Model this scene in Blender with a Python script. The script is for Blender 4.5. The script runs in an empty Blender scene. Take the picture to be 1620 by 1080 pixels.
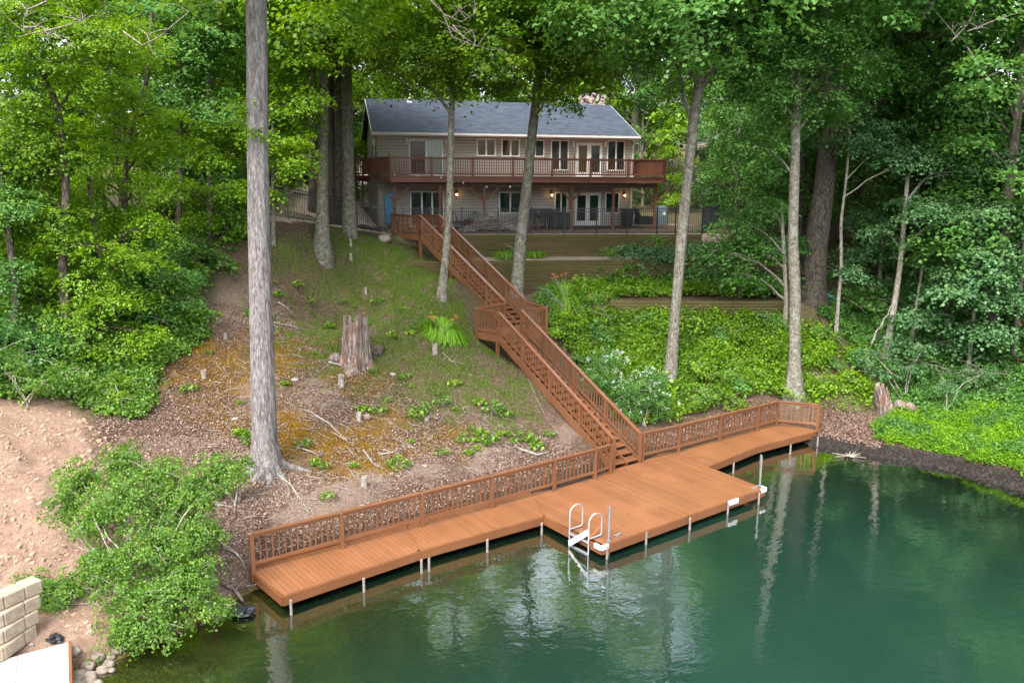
import bpy, math, random
import numpy as np
from mathutils import Vector, noise as mn
rnd = random.Random(7); NR = np.random.default_rng(11)
sc = bpy.context.scene; COL = sc.collection
# ---------------------------------------------------------------- camera
F, YH, HC, ROLL = 1280.0, 281.0, 10.2, 0.0055
TH = math.atan((540-YH)/F); CT, ST = math.cos(TH), math.sin(TH)
cd = bpy.data.cameras.new("camera"); cam = bpy.data.objects.new("camera", cd); COL.objects.link(cam)
cd.sensor_width = 36; cd.lens = 36*F/1620; cd.clip_end = 2000; cd.clip_start = .1
cam.location = (0, 0, HC)
from mathutils import Matrix
cam.rotation_euler = (Matrix.Rotation(math.radians(90)-TH, 4, 'X') @ Matrix.Rotation(ROLL, 4, 'Z')).to_euler()
sc.camera = cam
# ---------------------------------------------------------------- light
SUN_EL, SUN_AZ = math.radians(58), math.radians(205)   # azimuth measured from +Y clockwise
w = bpy.data.worlds.new("World"); sc.world = w; w.use_nodes = True
nt = w.node_tree; nt.nodes.clear()
sky = nt.nodes.new('ShaderNodeTexSky'); sky.sky_type = 'NISHITA'; sky.sun_disc = False
sky.sun_elevation = SUN_EL; sky.sun_rotation = SUN_AZ; sky.air_density = 1.0; sky.dust_density = 4.0; sky.ozone_density = 1.0
bgn = nt.nodes.new('ShaderNodeBackground'); bgn.inputs[1].default_value = 0.15
hs = nt.nodes.new('ShaderNodeHueSaturation'); hs.inputs['Saturation'].default_value = 0.45
out = nt.nodes.new('ShaderNodeOutputWorld')
nt.links.new(sky.outputs[0], hs.inputs['Color']); tcw = nt.nodes.new('ShaderNodeTexCoord'); cn = nt.nodes.new('ShaderNodeTexNoise'); cn.inputs['Scale'].default_value = 3.2; cn.inputs['Detail'].default_value = 6
nt.links.new(tcw.outputs['Generated'], cn.inputs['Vector']); cr = nt.nodes.new('ShaderNodeValToRGB'); nt.links.new(cn.outputs['Fac'], cr.inputs[0])
cr.color_ramp.elements[0].position = .4; cr.color_ramp.elements[0].color = (.9, .9, .9, 1); cr.color_ramp.elements[1].position = .6; cr.color_ramp.elements[1].color = (3.3, 3.25, 3.15, 1)
mu = nt.nodes.new('ShaderNodeMix'); mu.data_type = 'RGBA'; mu.blend_type = 'MULTIPLY'; mu.inputs[0].default_value = 1; mu.clamp_result = False
nt.links.new(hs.outputs[0], mu.inputs[6]); nt.links.new(cr.outputs[0], mu.inputs[7]); nt.links.new(mu.outputs[2], bgn.inputs[0]); nt.links.new(bgn.outputs[0], out.inputs[0])
sl = bpy.data.lights.new("sun", 'SUN'); so = bpy.data.objects.new("sun", sl); COL.objects.link(so)
sl.energy = 1.3; sl.angle = math.radians(14); sl.color = (1, .96, .9)
sd = Vector((math.sin(SUN_AZ)*math.cos(SUN_EL), math.cos(SUN_AZ)*math.cos(SUN_EL), math.sin(SUN_EL)))
so.rotation_euler = sd.to_track_quat('Z', 'Y').to_euler(); so.location = (-20, -20, 60)
sc.view_settings.view_transform = 'Standard'; sc.view_settings.look = 'None'; sc.view_settings.exposure = 1.04
sc.view_settings.gamma = 1; sc.render.engine = 'CYCLES'
cy = sc.cycles; cy.use_denoising = True; cy.max_bounces = 12; cy.diffuse_bounces = 8; cy.glossy_bounces = 3
cy.transmission_bounces = 4; cy.transparent_max_bounces = 6; cy.caustics_reflective = False; cy.caustics_refractive = False
cy.sample_clamp_indirect = 6
# ---------------------------------------------------------------- measuring the place
def ray(px, py):
    dx, dy = px-810, py-540
    u, v = (dx+dy*ROLL)/F, -(dy-dx*ROLL)/F
    return np.array([u, CT+v*ST, -ST+v*CT])
CAM = np.array([0, 0, HC])
def P(px, py, z):
    r = ray(px, py); return CAM+r*((z-HC)/r[2])
def D(px, py, d): return CAM+ray(px, py)*d
def proj(x, y, z):
    z = z-HC; d = y*CT-z*ST; v = (y*ST+z*CT)/d; u = x/d
    dx, dy = F*u, -F*v
    return 810+dx-dy*ROLL, 540+dy+dx*ROLL, d
def inpoly(px, py, poly):
    r = np.zeros(np.shape(px), bool); n = len(poly)
    for i in range(n):
        x0, y0 = poly[i]; x1, y1 = poly[(i+1) % n]
        c = (y0 > py) != (y1 > py)
        r ^= c & (px < (x1-x0)*(py-y0)/((y1-y0) if y1 != y0 else 1e-9)+x0)
    return r
def sm(a, b, x):
    t = np.clip((x-a)/(b-a), 0, 1); return t*t*(3-2*t)
SX = np.array([-200,-60,-30,-17,-12,-9.14,-7.78,-6.6,-4.6,-2.6,-.65,1.3,2.7,3.6,4.6,6,7.9,9.7,10.9,11.4,11.9,13.95,15.8,17.25,20,26,60,200.])
SY = np.array([-90,-8,5.5,11.2,13.6,15.2,16.5,18.75,20.25,21.7,23.05,24.5,25.5,26.9,27.35,28.3,29.6,30.9,31.4,31.0,30.2,28.8,27.75,25.7,21,14,-5,-80.])
def shore(x, y):
    best = np.full(np.shape(x), 1e9)
    for i in range(len(SX)-1):
        ax, ay, bx, by = SX[i], SY[i], SX[i+1], SY[i+1]
        dx, dy = bx-ax, by-ay
        t = np.clip(((x-ax)*dx+(y-ay)*dy)/(dx*dx+dy*dy), 0, 1)
        best = np.minimum(best, np.hypot(x-ax-t*dx, y-ay-t*dy))
    return np.where(y > np.interp(x, SX, SY), best, -best)
def vnoise(x, y, sc_, seed=0):                         # cheap smooth noise from rotated sines
    r = np.random.default_rng(seed); o = 0
    for k in range(7):
        a = r.uniform(0, 6.28); f = sc_*r.uniform(.6, 1.8); p = r.uniform(0, 6.28, 2)
        o = o+np.sin((x*math.cos(a)+y*math.sin(a))*f+p[0]+1.3*np.sin((y*math.cos(a)-x*math.sin(a))*f*.7+p[1]))
    return o/7
HO = D(600, 330, 50.0); HO = np.array([HO[0], HO[1]+.0])   # left front wall corner of the house
ta = math.radians(13.4); HA = np.array([math.cos(ta), math.sin(ta)]); HN = np.array([-math.sin(ta), math.cos(ta)])
HL, HD_ = 16.7, 10.8
PZ = 7.1
W1a, W1b = P(690, 372, PZ)[:2], P(1110, 371, PZ)[:2]
W2a, W2b = P(640, 413, 6.0)[:2], P(1200, 408, 6.0)[:2]
W3a, W3b = P(965, 475, 4.6)[:2], P(1262, 476, 4.6)[:2]
def hbase(x, y):
    s = shore(x, y)
    prof = np.where(s < 0, np.maximum(-3.5, .02+np.where(x < 4, .15, .24)*s), np.minimum(.02+.3*sm(0, .5, s)+.31*s, 6.6+.05*np.maximum(s-19, 0)))
    
    return prof, s
RC = [(475,347,8.15),(540,355,7.6),(425,338,8.4),(395,342,8.35),(340,380,7.4),(1100,507,3.7),(1240,507,3.6),(1000,502,3.8),(880,459,4.5),(817,465,4.6),(950,458,4.45),(780,463,4.55),(745,455,4.5),(640,418,5.85),(672,424,5.6),(765,560,3.15),(810,580,2.75),(850,630,1.95),(900,690,1.1),(700,470,4.95),
      (1060,608,1.6),(1258,632,1.0),(1400,655,.6),(1450,600,1.3),(1350,560,2.2),(1560,620,1.2),(510,402,6.5),(418,740,1.75),(200,660,2.6),(600,500,4.3),(800,560,2.6)]
RCP = np.array([list(P(a, b, c)) for a, b, c in RC]+[list(D(a, b, c)) for a, b, c in ((475,302,52),(420,304,52),(540,318,52),(585,336,50),(430,318,47),(500,322,46),(560,340,46))])
_b = RCP[:, 2]-hbase(RCP[:, 0], RCP[:, 1])[0]
_K = np.exp(-((RCP[:, None, :2]-RCP[None, :, :2])**2).sum(2)/(2*3.2**2))+2e-3*np.eye(len(RCP))
_W = np.linalg.solve(_K, _b)
def wallside(x, y, a, b):
    d = (b-a)/np.hypot(*(b-a)); n = np.array([-d[1], d[0]])
    return (x-a[0])*d[0]+(y-a[1])*d[1], (x-a[0])*n[0]+(y-a[1])*n[1], np.hypot(*(b-a))
def H(x, y, rough=True):
    x = np.asarray(x, float); y = np.asarray(y, float)
    z, s = hbase(x, y)
    for i in range(len(RCP)):
        z = z+_W[i]*np.exp(-((x-RCP[i, 0])**2+(y-RCP[i, 1])**2)/(2*3.2**2))*sm(0, 1, s)
    if rough:
        z = z+sm(.3, 2, s)*(.10*vnoise(x, y, .9, 3)+.045*vnoise(x, y, 3.2, 4)+.02*vnoise(x, y, 8, 14))
        sand = sm(-9.0, -11, x)*sm(24, 21, y)*sm(.2, 1.2, s)
        z = z+sand*(.24*np.abs(vnoise(x, y, 1.6, 9))+.13*np.abs(vnoise(x, y, 4.5, 10))+.05*vnoise(x, y, 11, 12)-.14*np.abs(vnoise(x*2.2+y*.5, y*.55, 2.0, 15))-.04)
    for (a, b, zt) in ((W3a, W3b, 4.5), (W2a, W2b, 5.9), (W1a, W1b, PZ)):
        t, n, L = wallside(x, y, a, b)
        fade = sm(-2.5, 0, t)*sm(L+3, L, t) if zt != PZ else sm(-2.5, 0, t)*sm(L+6, L, t)
        k = sm(.05, .2, n)*fade
        z = np.where(k > 0, z+(np.maximum(z, zt)-z)*k, z)
    t = (x-HO[0])*HA[0]+(y-HO[1])*HA[1]; n = (x-HO[0])*HN[0]+(y-HO[1])*HN[1]
    _, n1, _ = wallside(x, y, W1a, W1b)
    k = sm(-1.6, .4, t)*sm(HL+8, HL+3, t)*sm(.05, .2, n1)*sm(HD_+5, HD_+1, n)
    z = z+(PZ-z)*k
    far = sm(60, 110, y); z = z+far*4
    return z
def G(px, py, dmax=140):                               # the ground point seen at a pixel of the photograph
    r = ray(px, py); t = np.linspace(14, dmax, 2600); q = CAM[:, None]+r[:, None]*t
    h = H(q[0], q[1]); i = np.argmax(q[2] < h)
    if q[2][i] >= h[i]: i = len(t)-1
    return np.array([q[0][i], q[1][i], float(h[i])])
# ---------------------------------------------------------------- objects
ORG = {}
def thing(name, label, cat, loc, group=None):
    o = bpy.data.objects.new(name, None); COL.objects.link(o); o.empty_display_size = .2
    o.location = tuple(map(float, loc)); o['label'] = label; o['category'] = cat
    if group: o['group'] = group
    ORG[o.name] = np.array(list(map(float, loc))); return o
def meshobj(name, V, Fc, mat, parent=None, loc=None, smooth=False, label=None, cat=None, group=None, kind=None, tint=None):
    org = ORG[parent.name] if parent is not None else (np.array(loc, float) if loc is not None else np.zeros(3))
    V = np.asarray(V, float).reshape(-1, 3)-org
    me = bpy.data.meshes.new(name)
    if isinstance(Fc, np.ndarray):
        k = Fc.shape[1]; me.vertices.add(len(V)); me.vertices.foreach_set('co', V.astype(np.float32).ravel())
        me.loops.add(Fc.size); me.loops.foreach_set('vertex_index', Fc.astype(np.int32).ravel())
        me.polygons.add(len(Fc)); me.polygons.foreach_set('loop_start', np.arange(0, Fc.size, k, dtype=np.int32))
        me.polygons.foreach_set('loop_total', np.full(len(Fc), k, dtype=np.int32)); me.update(calc_edges=True)
    else:
        me.from_pydata(V.tolist(), [], Fc)
    if tint is not None:
        at = me.attributes.new('tint', 'FLOAT', 'POINT'); at.data.foreach_set('value', np.asarray(tint, np.float32))
    me.materials.append(mat)
    if smooth: me.polygons.foreach_set('use_smooth', np.ones(len(me.polygons), bool))
    o = bpy.data.objects.new(name, me); COL.objects.link(o)
    if parent is not None:
        o.parent = parent; ORG[o.name] = org
    else:
        o.location = tuple(org); ORG[o.name] = org
    if label: o['label'] = label
    if cat: o['category'] = cat
    if group: o['group'] = group
    if kind: o['kind'] = kind
    return o
class MB:
    def __init__(s): s.V = []; s.F = []
    def add(s, V, Fc):
        n = len(s.V); s.V += [tuple(map(float, v)) for v in V]; s.F += [tuple(i+n for i in f) for f in Fc]; return s
    def prism(s, poly, z0, z1):                        # polygon (x,y) list, anticlockwise
        n = len(poly); V = [(p[0], p[1], z0) for p in poly]+[(p[0], p[1], z1) for p in poly]
        Fc = [tuple(range(n-1, -1, -1)), tuple(range(n, 2*n))]+[(i, (i+1) % n, n+(i+1) % n, n+i) for i in range(n)]
        return s.add(V, Fc)
    def box(s, c, sz, ax=(1, 0), up=None):             # centre, size along ax / across / up
        c = np.array(c, float); a = np.array([ax[0], ax[1], 0.]); a /= np.linalg.norm(a); b = np.array([-a[1], a[0], 0.]); u = np.array([0, 0, 1.])
        return s.obox(c, a*sz[0]/2, b*sz[1]/2, u*sz[2]/2)
    def obox(s, c, a, b, u):
        V = [c+i*a+j*b+k*u for k in (-1, 1) for j in (-1, 1) for i in (-1, 1)]
        return s.add(V, [(0, 2, 3, 1), (4, 5, 7, 6), (0, 1, 5, 4), (2, 6, 7, 3), (0, 4, 6, 2), (1, 3, 7, 5)])
    def beam(s, p, q, w_, h, up=(0, 0, 1)):
        p = np.array(p, float); q = np.array(q, float); d = q-p; L = np.linalg.norm(d); d /= L
        up = np.array(up, float)
        if abs(d@up) > .99: up = np.array([1., 0, 0])
        b = np.cross(up, d); b /= np.linalg.norm(b); u = np.cross(d, b)
        return s.obox((p+q)/2, d*L/2, b*w_/2, u*h/2)
    def tube(s, pts, r, n=8, cap=True):
        pts = [np.array(p, float) for p in pts]; r = [r]*len(pts) if np.isscalar(r) else r; V = []
        x = None
        for i, p in enumerate(pts):
            d = pts[min(i+1, len(pts)-1)]-pts[max(i-1, 0)]; d = d/np.linalg.norm(d)
            if x is None: x = np.cross(d, (0, 0, 1.) if abs(d[2]) < .9 else (1., 0, 0))
            x = x-d*(x@d); x /= np.linalg.norm(x); y = np.cross(d, x)
            V += [p+r[i]*(x*math.cos(a)+y*math.sin(a)) for a in [2*math.pi*k/n for k in range(n)]]
        Fc = [(i*n+k, i*n+(k+1) % n, (i+1)*n+(k+1) % n, (i+1)*n+k) for i in range(len(pts)-1) for k in range(n)]
        if cap: Fc += [tuple(range(n-1, -1, -1)), tuple((len(pts)-1)*n+k for k in range(n))]
        return s.add(V, Fc)
    def lathe(s, c, prof, n=12):
        return s.tube([(c[0], c[1], c[2]+z) for r, z in prof], [r for r, z in prof], n)
    def build(s, name, mat, parent=None, **k): return meshobj(name, s.V, s.F, mat, parent, **k)
def copy_tree(root, loc, rotz=0, scale=1, label=None, group=None, zs=None):
    c = root.copy(); COL.objects.link(c); c.location = tuple(map(float, loc)); c.rotation_euler = (0, 0, rotz)
    c.scale = (scale, scale, zs or scale)
    if label: c['label'] = label
    if group: c['group'] = group
    for ch in root.children:
        d = ch.copy(); COL.objects.link(d); d.parent = c
        for g in ch.children:
            e = g.copy(); COL.objects.link(e); e.parent = d
    return c
# ---------------------------------------------------------------- materials
class NT:
    def __init__(s, name):
        s.m = bpy.data.materials.new(name); s.m.use_nodes = True; s.t = s.m.node_tree; s.t.nodes.clear()
    def n(s, typ, **k):
        nd = s.t.nodes.new('ShaderNode'+typ)
        for a, b in k.items():
            if a.startswith('_'): setattr(nd, a[1:], b)
            else: s.put(nd.inputs[a.replace('__', ' ')] if not a.startswith('i') or not a[1:].isdigit() else nd.inputs[int(a[1:])], b)
        return nd
    def put(s, sock, v):
        if isinstance(v, bpy.types.NodeSocket): s.t.links.new(v, sock)
        elif isinstance(v, (tuple, list)): sock.default_value = tuple(v)+((1,) if sock.type == 'RGBA' and len(v) == 3 else ())
        else: sock.default_value = v
    def coord(s, sc_=(1, 1, 1), kind='Object', rot=(0, 0, 0)):
        tc = s.n('TexCoord'); mp = s.n('Mapping'); s.t.links.new(tc.outputs[kind], mp.inputs[0])
        mp.inputs['Scale'].default_value = sc_; mp.inputs['Rotation'].default_value = rot; return mp.outputs[0]
    def noise(s, vec, scale=5, detail=4, rough=.55): 
        return s.n('TexNoise', Vector=vec, Scale=scale, Detail=detail, Roughness=rough).outputs['Fac']
    def ramp(s, fac, stops):
        r = s.n('ValToRGB', Fac=fac); e = r.color_ramp.elements
        while len(e) < len(stops): e.new(.5)
        for el, (p, c) in zip(e, stops): el.position = p; el.color = tuple(c)+(1,) if len(c) == 3 else c
        return r.outputs[0]
    def mix(s, f, a, b, mode='MIX'):
        m = s.n('Mix', _data_type='RGBA', _blend_type=mode); s.put(m.inputs[0], f); s.put(m.inputs[6], a); s.put(m.inputs[7], b); return m.outputs[2]
    def math(s, op, a, b=0., c=0.):
        m = s.n('Math', _operation=op); s.put(m.inputs[0], a); s.put(m.inputs[1], b); s.put(m.inputs[2], c); return m.outputs[0]
    def attr(s, name, o='Fac'): return s.n('Attribute', _attribute_name=name).outputs[o]
    def bump(s, h, st=.3, dist=.02): return s.n('Bump', Height=h, Strength=st, Distance=dist).outputs[0]
    def bsdf(s, col, rough=.7, spec=.3, normal=None, **k):
        b = s.n('BsdfPrincipled', Roughness=rough); s.put(b.inputs['Base Color'], col); b.inputs['Specular IOR Level'].default_value = spec
        if normal is not None: s.put(b.inputs['Normal'], normal)
        for a, v in k.items(): s.put(b.inputs[a.replace('_', ' ')], v)
        return b.outputs[0]
    def done(s, sh): 
        o = s.n('OutputMaterial'); s.t.links.new(sh, o.inputs[0]); return s.m
def simple(name, col, rough=.6, spec=.4, var=.15, scale=6, metal=0.):
    t = NT(name); nz = t.noise(t.coord(), scale, 5)
    c = t.ramp(nz, [(.3, tuple(v*(1-var) for v in col)), (.7, tuple(min(1, v*(1+var)) for v in col))])
    return t.done(t.bsdf(c, rough, spec, t.bump(nz, .1, .005), Metallic=metal))
def m_leaf(name, a, b, trans=.3, c=None, rough=.45, spec=.35):
    t = NT(name); ti = t.attr('tint'); oi = t.n('ObjectInfo').outputs['Random']
    f = t.math('ADD', t.math('MULTIPLY', ti, .85), t.math('MULTIPLY', oi, .15))
    col = t.ramp(f, [(.1, a), (.75, b)] + ([(.96, c)] if c else []))
    s1 = t.bsdf(col, rough, spec)
    hs_ = t.n('HueSaturation', Color=col, Value=1.35, Saturation=1.1); hs_.inputs['Hue'].default_value = .485
    s2 = t.n('BsdfTranslucent', Color=hs_.outputs[0]).outputs[0]
    mx = t.n('MixShader', i0=trans); t.put(mx.inputs[1], s1); t.put(mx.inputs[2], s2); return t.done(mx.outputs[0])
def m_stain(name, col, dark=.62, rough=.55, spec=.35, gs=(3, 3, 3)):
    t = NT(name); isl = t.n('NewGeometry').outputs['Random Per Island']
    v = t.coord(gs); n1 = t.noise(v, 9, 6, .65); n2 = t.noise(t.coord(), .7, 4)
    c = t.mix(t.ramp(n1, [(.35, (0, 0, 0)), (.7, (1, 1, 1))]), tuple(x*dark for x in col), col)
    c = t.mix(t.math('MULTIPLY', t.math('POWER', isl, 1.6), .5), c, tuple(x*.55 for x in col))
    c = t.mix(t.ramp(n2, [(.45, (0, 0, 0)), (.75, (.35, .35, .35))]), c, tuple(min(1, x*1.35+.02) for x in col))
    return t.done(t.bsdf(c, rough, spec, t.bump(n1, .15, .004)))
def m_bark(name, a, b, zs=.18, scale=9, lichen=None, depth=.03, vw=1.1):
    t = NT(name); v = t.coord((1, 1, zs)); w_ = t.n('TexNoise', Vector=v, Scale=scale, Detail=6, Roughness=.62)
    vo = t.n('TexVoronoi', Vector=v, Scale=scale*1.5, _feature='DISTANCE_TO_EDGE').outputs[0]
    h = t.math('ADD', t.math('MULTIPLY', w_.outputs['Fac'], .9), t.math('MULTIPLY', t.math('MINIMUM', vo, .3), vw))
    c = t.ramp(h, [(.38, a), (.62, tuple((x+y)/2 for x, y in zip(a, b))), (.85, b)])
    if lichen:
        ln = t.noise(t.coord(), 4.5, 6, .7); c = t.mix(t.ramp(ln, [(.5, (0, 0, 0)), (.6, (.8, .8, .8))]), c, lichen)
    return t.done(t.bsdf(c, .92, .1, t.bump(h, .9, depth)))
M = {}
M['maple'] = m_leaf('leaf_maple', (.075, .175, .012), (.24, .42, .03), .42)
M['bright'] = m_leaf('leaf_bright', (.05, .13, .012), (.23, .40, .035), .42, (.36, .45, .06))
M['shade'] = m_leaf('leaf_shaded_green', (.05, .145, .032), (.14, .31, .065), .4)  # deep green with the shade of the woods put into the leaf colour
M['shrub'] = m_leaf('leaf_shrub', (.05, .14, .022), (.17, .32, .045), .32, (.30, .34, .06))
M['blue'] = m_leaf('leaf_shaded_blue_green', (.04, .12, .045), (.13, .27, .095), .3)  # bluish leaf colour, darkened to carry the shadow of the right woods
M['fern'] = m_leaf('leaf_fern', (.045, .14, .012), (.19, .38, .012), .32)
M['litter'] = m_leaf('leaf_litter', (.09, .048, .032), (.33, .23, .18), .1, (.52, .43, .38), .8, .1)
M['dead'] = m_leaf('leaf_dead', (.3, .14, .04), (.5, .3, .1), .2)
M['grassb'] = m_leaf('grass_blade', (.07, .13, .012), (.16, .26, .03), .3)
M['lily'] = m_leaf('lily_blade', (.11, .25, .012), (.22, .42, .03), .3)
M['orange'] = simple('petal_orange', (.75, .22, .06), .6)
M['whitep'] = simple('petal_white', (.75, .8, .85), .6)
M['bark_oak'] = m_bark('bark_oak_grey', (.10, .088, .082), (.40, .375, .37), .055, 15, None, .06, .55)
M['bark_maple'] = m_bark('bark_maple', (.07, .062, .05), (.27, .245, .20), .3, 12, (.26, .27, .225), .03)
M['bark_dark'] = m_bark('bark_dark', (.04, .034, .028), (.16, .135, .11), .18, 8, None, .03)
M['bark_grey'] = m_bark('bark_grey', (.14, .125, .105), (.36, .33, .28), .25, 9, None, .02)
M['deadwood'] = m_bark('dead_wood', (.16, .13, .11), (.5, .45, .40), .3, 12, None, .01)
M['rotten'] = m_bark('rotten_wood', (.07, .052, .045), (.40, .34, .31), .10, 9, (.22, .11, .07), .05)
M['dock'] = m_stain('dock_stain', (.27, .108, .042), .72, .42, .9)
M['dockside'] = m_stain('dock_fascia_stain', (.23, .09, .035), .75, .5, .35)
M['stairw'] = m_stain('stair_stain', (.24, .103, .048), .7, .4, .4)
M['railw'] = m_stain('dock_rail_stain', (.24, .102, .046), .7, .45, .4)
M['deckw'] = m_stain('deck_stain', (.19, .07, .042), .7, .5, .35)
M['deckpost'] = m_stain('deck_post_stain', (.2, .085, .05), .7, .6, .3)
def m_metal(name, col, rough=.35, metal=.8): return simple(name, col, rough, .5, .1, 15, metal)
M['railcap'] = m_stain('hand_rail_stain', (.23, .095, .05), .8, .22, .8); M['alu'] = m_metal('aluminium', (.52, .53, .56), .35, .6); M['galv'] = m_metal('galvanised_steel', (.26, .27, .28), .5, .5)
M['pipe'] = simple('weathered_pipe', (.27, .235, .21), .6, .3, .25, 12)
M['black'] = simple('black_metal', (.018, .02, .022), .45, .5, .2); M['vinyl'] = simple('white_vinyl', (.78, .78, .78), .55)
M['white'] = simple('white_paint', (.82, .81, .79), .5, .4, .06); M['darkbeam'] = simple('dark_beam', (.07, .035, .025), .8)
M['blueplastic'] = simple('blue_plastic', (.015, .19, .38), .4, .5); M['bin'] = simple('dark_plastic', (.02, .03, .028), .5)
M['greyplastic'] = simple('grey_plastic', (.12, .16, .17), .6); M['wicker'] = simple('dark_wicker', (.03, .03, .035), .7, .2, .4, 40)
M['teal'] = simple('teal_plastic', (.02, .3, .25), .45); M['pink'] = simple('pink_tape', (.8, .08, .1), .5)
M['cloth'] = simple('maroon_cloth', (.13, .03, .05), .9); M['tarp'] = simple('black_tarp', (.025, .028, .035), .35, .5, .3, 8)
def glass(name, col, rough=.05):
    t = NT(name); nz = t.noise(t.coord((1, 1, .5)), 1.6, 3)
    c = t.ramp(nz, [(.35, tuple(v*.5 for v in col)), (.7, col)]); return t.done(t.bsdf(c, rough, .35))
M['glass'] = glass('window_glass', (.025, .035, .035)); M['glassg'] = glass('lower_window_glass', (.012, .045, .04))
M['curtain'] = simple('pale_curtain_behind_glass', (.14, .26, .25), .15, .7, .15, 3)
M['lamplit'] = glass('window_glass_lamplit', (.09, .055, .015))  # warm pane colour stands in for lamp light inside the upper rooms
def emis(name, col, st):
    t = NT(name); e = t.n('Emission', Strength=st); t.put(e.inputs[0], col); return t.done(e.outputs[0])
M['lamp'] = emis('lit_lamp', (1, .52, .2), 9); M['bulb'] = simple('frosted_bulb', (.8, .8, .75), .3)
# siding: lap boards
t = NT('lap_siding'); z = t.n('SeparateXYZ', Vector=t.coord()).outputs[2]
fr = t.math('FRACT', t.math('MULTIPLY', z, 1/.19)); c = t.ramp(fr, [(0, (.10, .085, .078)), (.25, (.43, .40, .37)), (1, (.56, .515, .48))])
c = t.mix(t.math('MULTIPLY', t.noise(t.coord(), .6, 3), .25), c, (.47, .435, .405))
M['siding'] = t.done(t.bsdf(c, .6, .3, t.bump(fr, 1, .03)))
# shingles
t = NT('slate_blue_shingles'); v = t.coord((1, 1, 1)); 
br = t.n('TexBrick', Vector=t.coord((1, 1, 1), 'UV'), Scale=1.0); br.inputs['Brick Width'].default_value = .42; br.inputs['Row Height'].default_value = .19
br.inputs['Mortar Size'].default_value = .008; br.inputs['Color1'].default_value = (.022, .032, .05, 1); br.inputs['Color2'].default_value = (.07, .09, .13, 1); br.inputs['Mortar'].default_value = (.03, .035, .05, 1)
br.inputs['Bias'].default_value = -.1
c = t.mix(t.math('MULTIPLY', t.noise(v, 30, 4), .2), br.outputs[0], (.06, .08, .115)); c = t.mix(t.math('MULTIPLY', t.noise(v, .5, 4), .5), c, (.06, .07, .1))
M['roof'] = t.done(t.bsdf(c, .75, .35, t.bump(br.outputs[1], .3, .01)))
t = NT('field_stone'); vo = t.n('TexVoronoi', Vector=t.coord(), Scale=4.0); ed = t.n('TexVoronoi', Vector=t.coord(), Scale=4.0, _feature='DISTANCE_TO_EDGE').outputs[0]
c = t.mix(.55, vo.outputs['Color'], (.5, .38, .33)); c = t.mix(t.ramp(ed, [(.02, (1, 1, 1)), (.07, (0, 0, 0))]), t.mix(.6, c, (.48, .37, .31)), (.09, .07, .06))
M['stonew'] = t.done(t.bsdf(c, .85, .2, t.bump(ed, .8, .05)))
t = NT('landscape_timber'); isl = t.n('NewGeometry').outputs['Random Per Island']; nz = t.noise(t.coord((1, 1, 6)), 2.5, 6)
c = t.mix(nz, (.04, .032, .014), (.16, .125, .06)); c = t.mix(t.math('MULTIPLY', isl, .5), c, (.17, .13, .06))
c = t.mix(t.ramp(t.noise(t.coord(), .6, 4), [(.45, (0, 0, 0)), (.65, (.6, .6, .6))]), c, (.07, .085, .02))
M['timber'] = t.done(t.bsdf(c, .9, .15, t.bump(nz, .4, .01)))
t = NT('pale_concrete'); nz = t.noise(t.coord(), 7, 6); c = t.ramp(nz, [(.3, (.30, .235, .17)), (.7, (.46, .37, .28))]); M['conc'] = t.done(t.bsdf(c, .9, .2, t.bump(nz, .5, .02)))
M['rock'] = simple('shore_rock', (.26, .215, .175), .85, .2, .35, 5); M['darkrock'] = simple('dark_rock', (.05, .05, .055), .7, .3, .3, 5); M['palerock'] = simple('pale_stone', (.3, .265, .24), .85, .2, .2, 5)
M['platform'] = simple('pale_decking', (.36, .36, .35), .6, .3, .08, 3)
# ================================================================ GROUND
def axis(a, b, st, lo, hi, g=1.25):
    c = list(np.arange(a, b+1e-6, st)); s = st
    while c[-1] < hi: s *= g; c.append(c[-1]+s)
    s = st
    while c[0] > lo: s *= g; c.insert(0, c[0]-s)
    return np.array(c)
gx = axis(-20, 26, .16, -190, 190); gy = axis(13, 52, .16, -80, 170)
GX, GY = np.meshgrid(gx, gy); GZ = H(GX, GY); S = shore(GX, GY)
nx, ny = len(gx), len(gy)
idx = np.arange(nx*ny).reshape(ny, nx)
Q = np.stack([idx[:-1, :-1], idx[:-1, 1:], idx[1:, 1:], idx[1:, :-1]], -1).reshape(-1, 4)
PX, PY, PD = proj(GX, GY, GZ); vis = PD > 5
jx = 28*vnoise(GX, GY, 1.3, 21)+14*vnoise(GX, GY, 4, 22); jy = 18*vnoise(GX, GY, 1.3, 23)+9*vnoise(GX, GY, 4, 24)
def blobw(L, x, y, k=1.):
    a_, b_, d_ = proj(x, y, H(x, y)); a_ = a_+k*(28*vnoise(x, y, 1.3, 21)+14*vnoise(x, y, 4, 22)); b_ = b_+k*(18*vnoise(x, y, 1.3, 23)+9*vnoise(x, y, 4, 24)); w_ = np.zeros_like(x)
    for cx, cy_, rx, ry, a in L: w_ = np.maximum(w_, a*np.exp(-((a_-cx)/rx)**2-((b_-cy_)/ry)**2))
    return np.where(d_ > 5, w_, 0)
def blobs(L): return np.where(vis & (S > 0), blobw(L, GX, GY), 0)
woods = sm(54, 60, GY)+sm(-11.5, -13, GX)*sm(24, 25, GY)+sm(13, 14.5, GX)*sm(34, 36, GY)
GR = [(600,395,190,50,1),(560,455,120,45,.9),(690,500,90,70,.95),(460,405,70,50,.8),(720,580,90,60,.75),(800,640,80,70,.6),(640,620,150,50,.5),(720,660,130,50,.45),(640,440,80,60,1),(900,520,60,60,.5),(620,540,230,90,.7),(700,610,150,60,.65),(450,500,60,60,.4)]
grass = blobs(GR)
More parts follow.
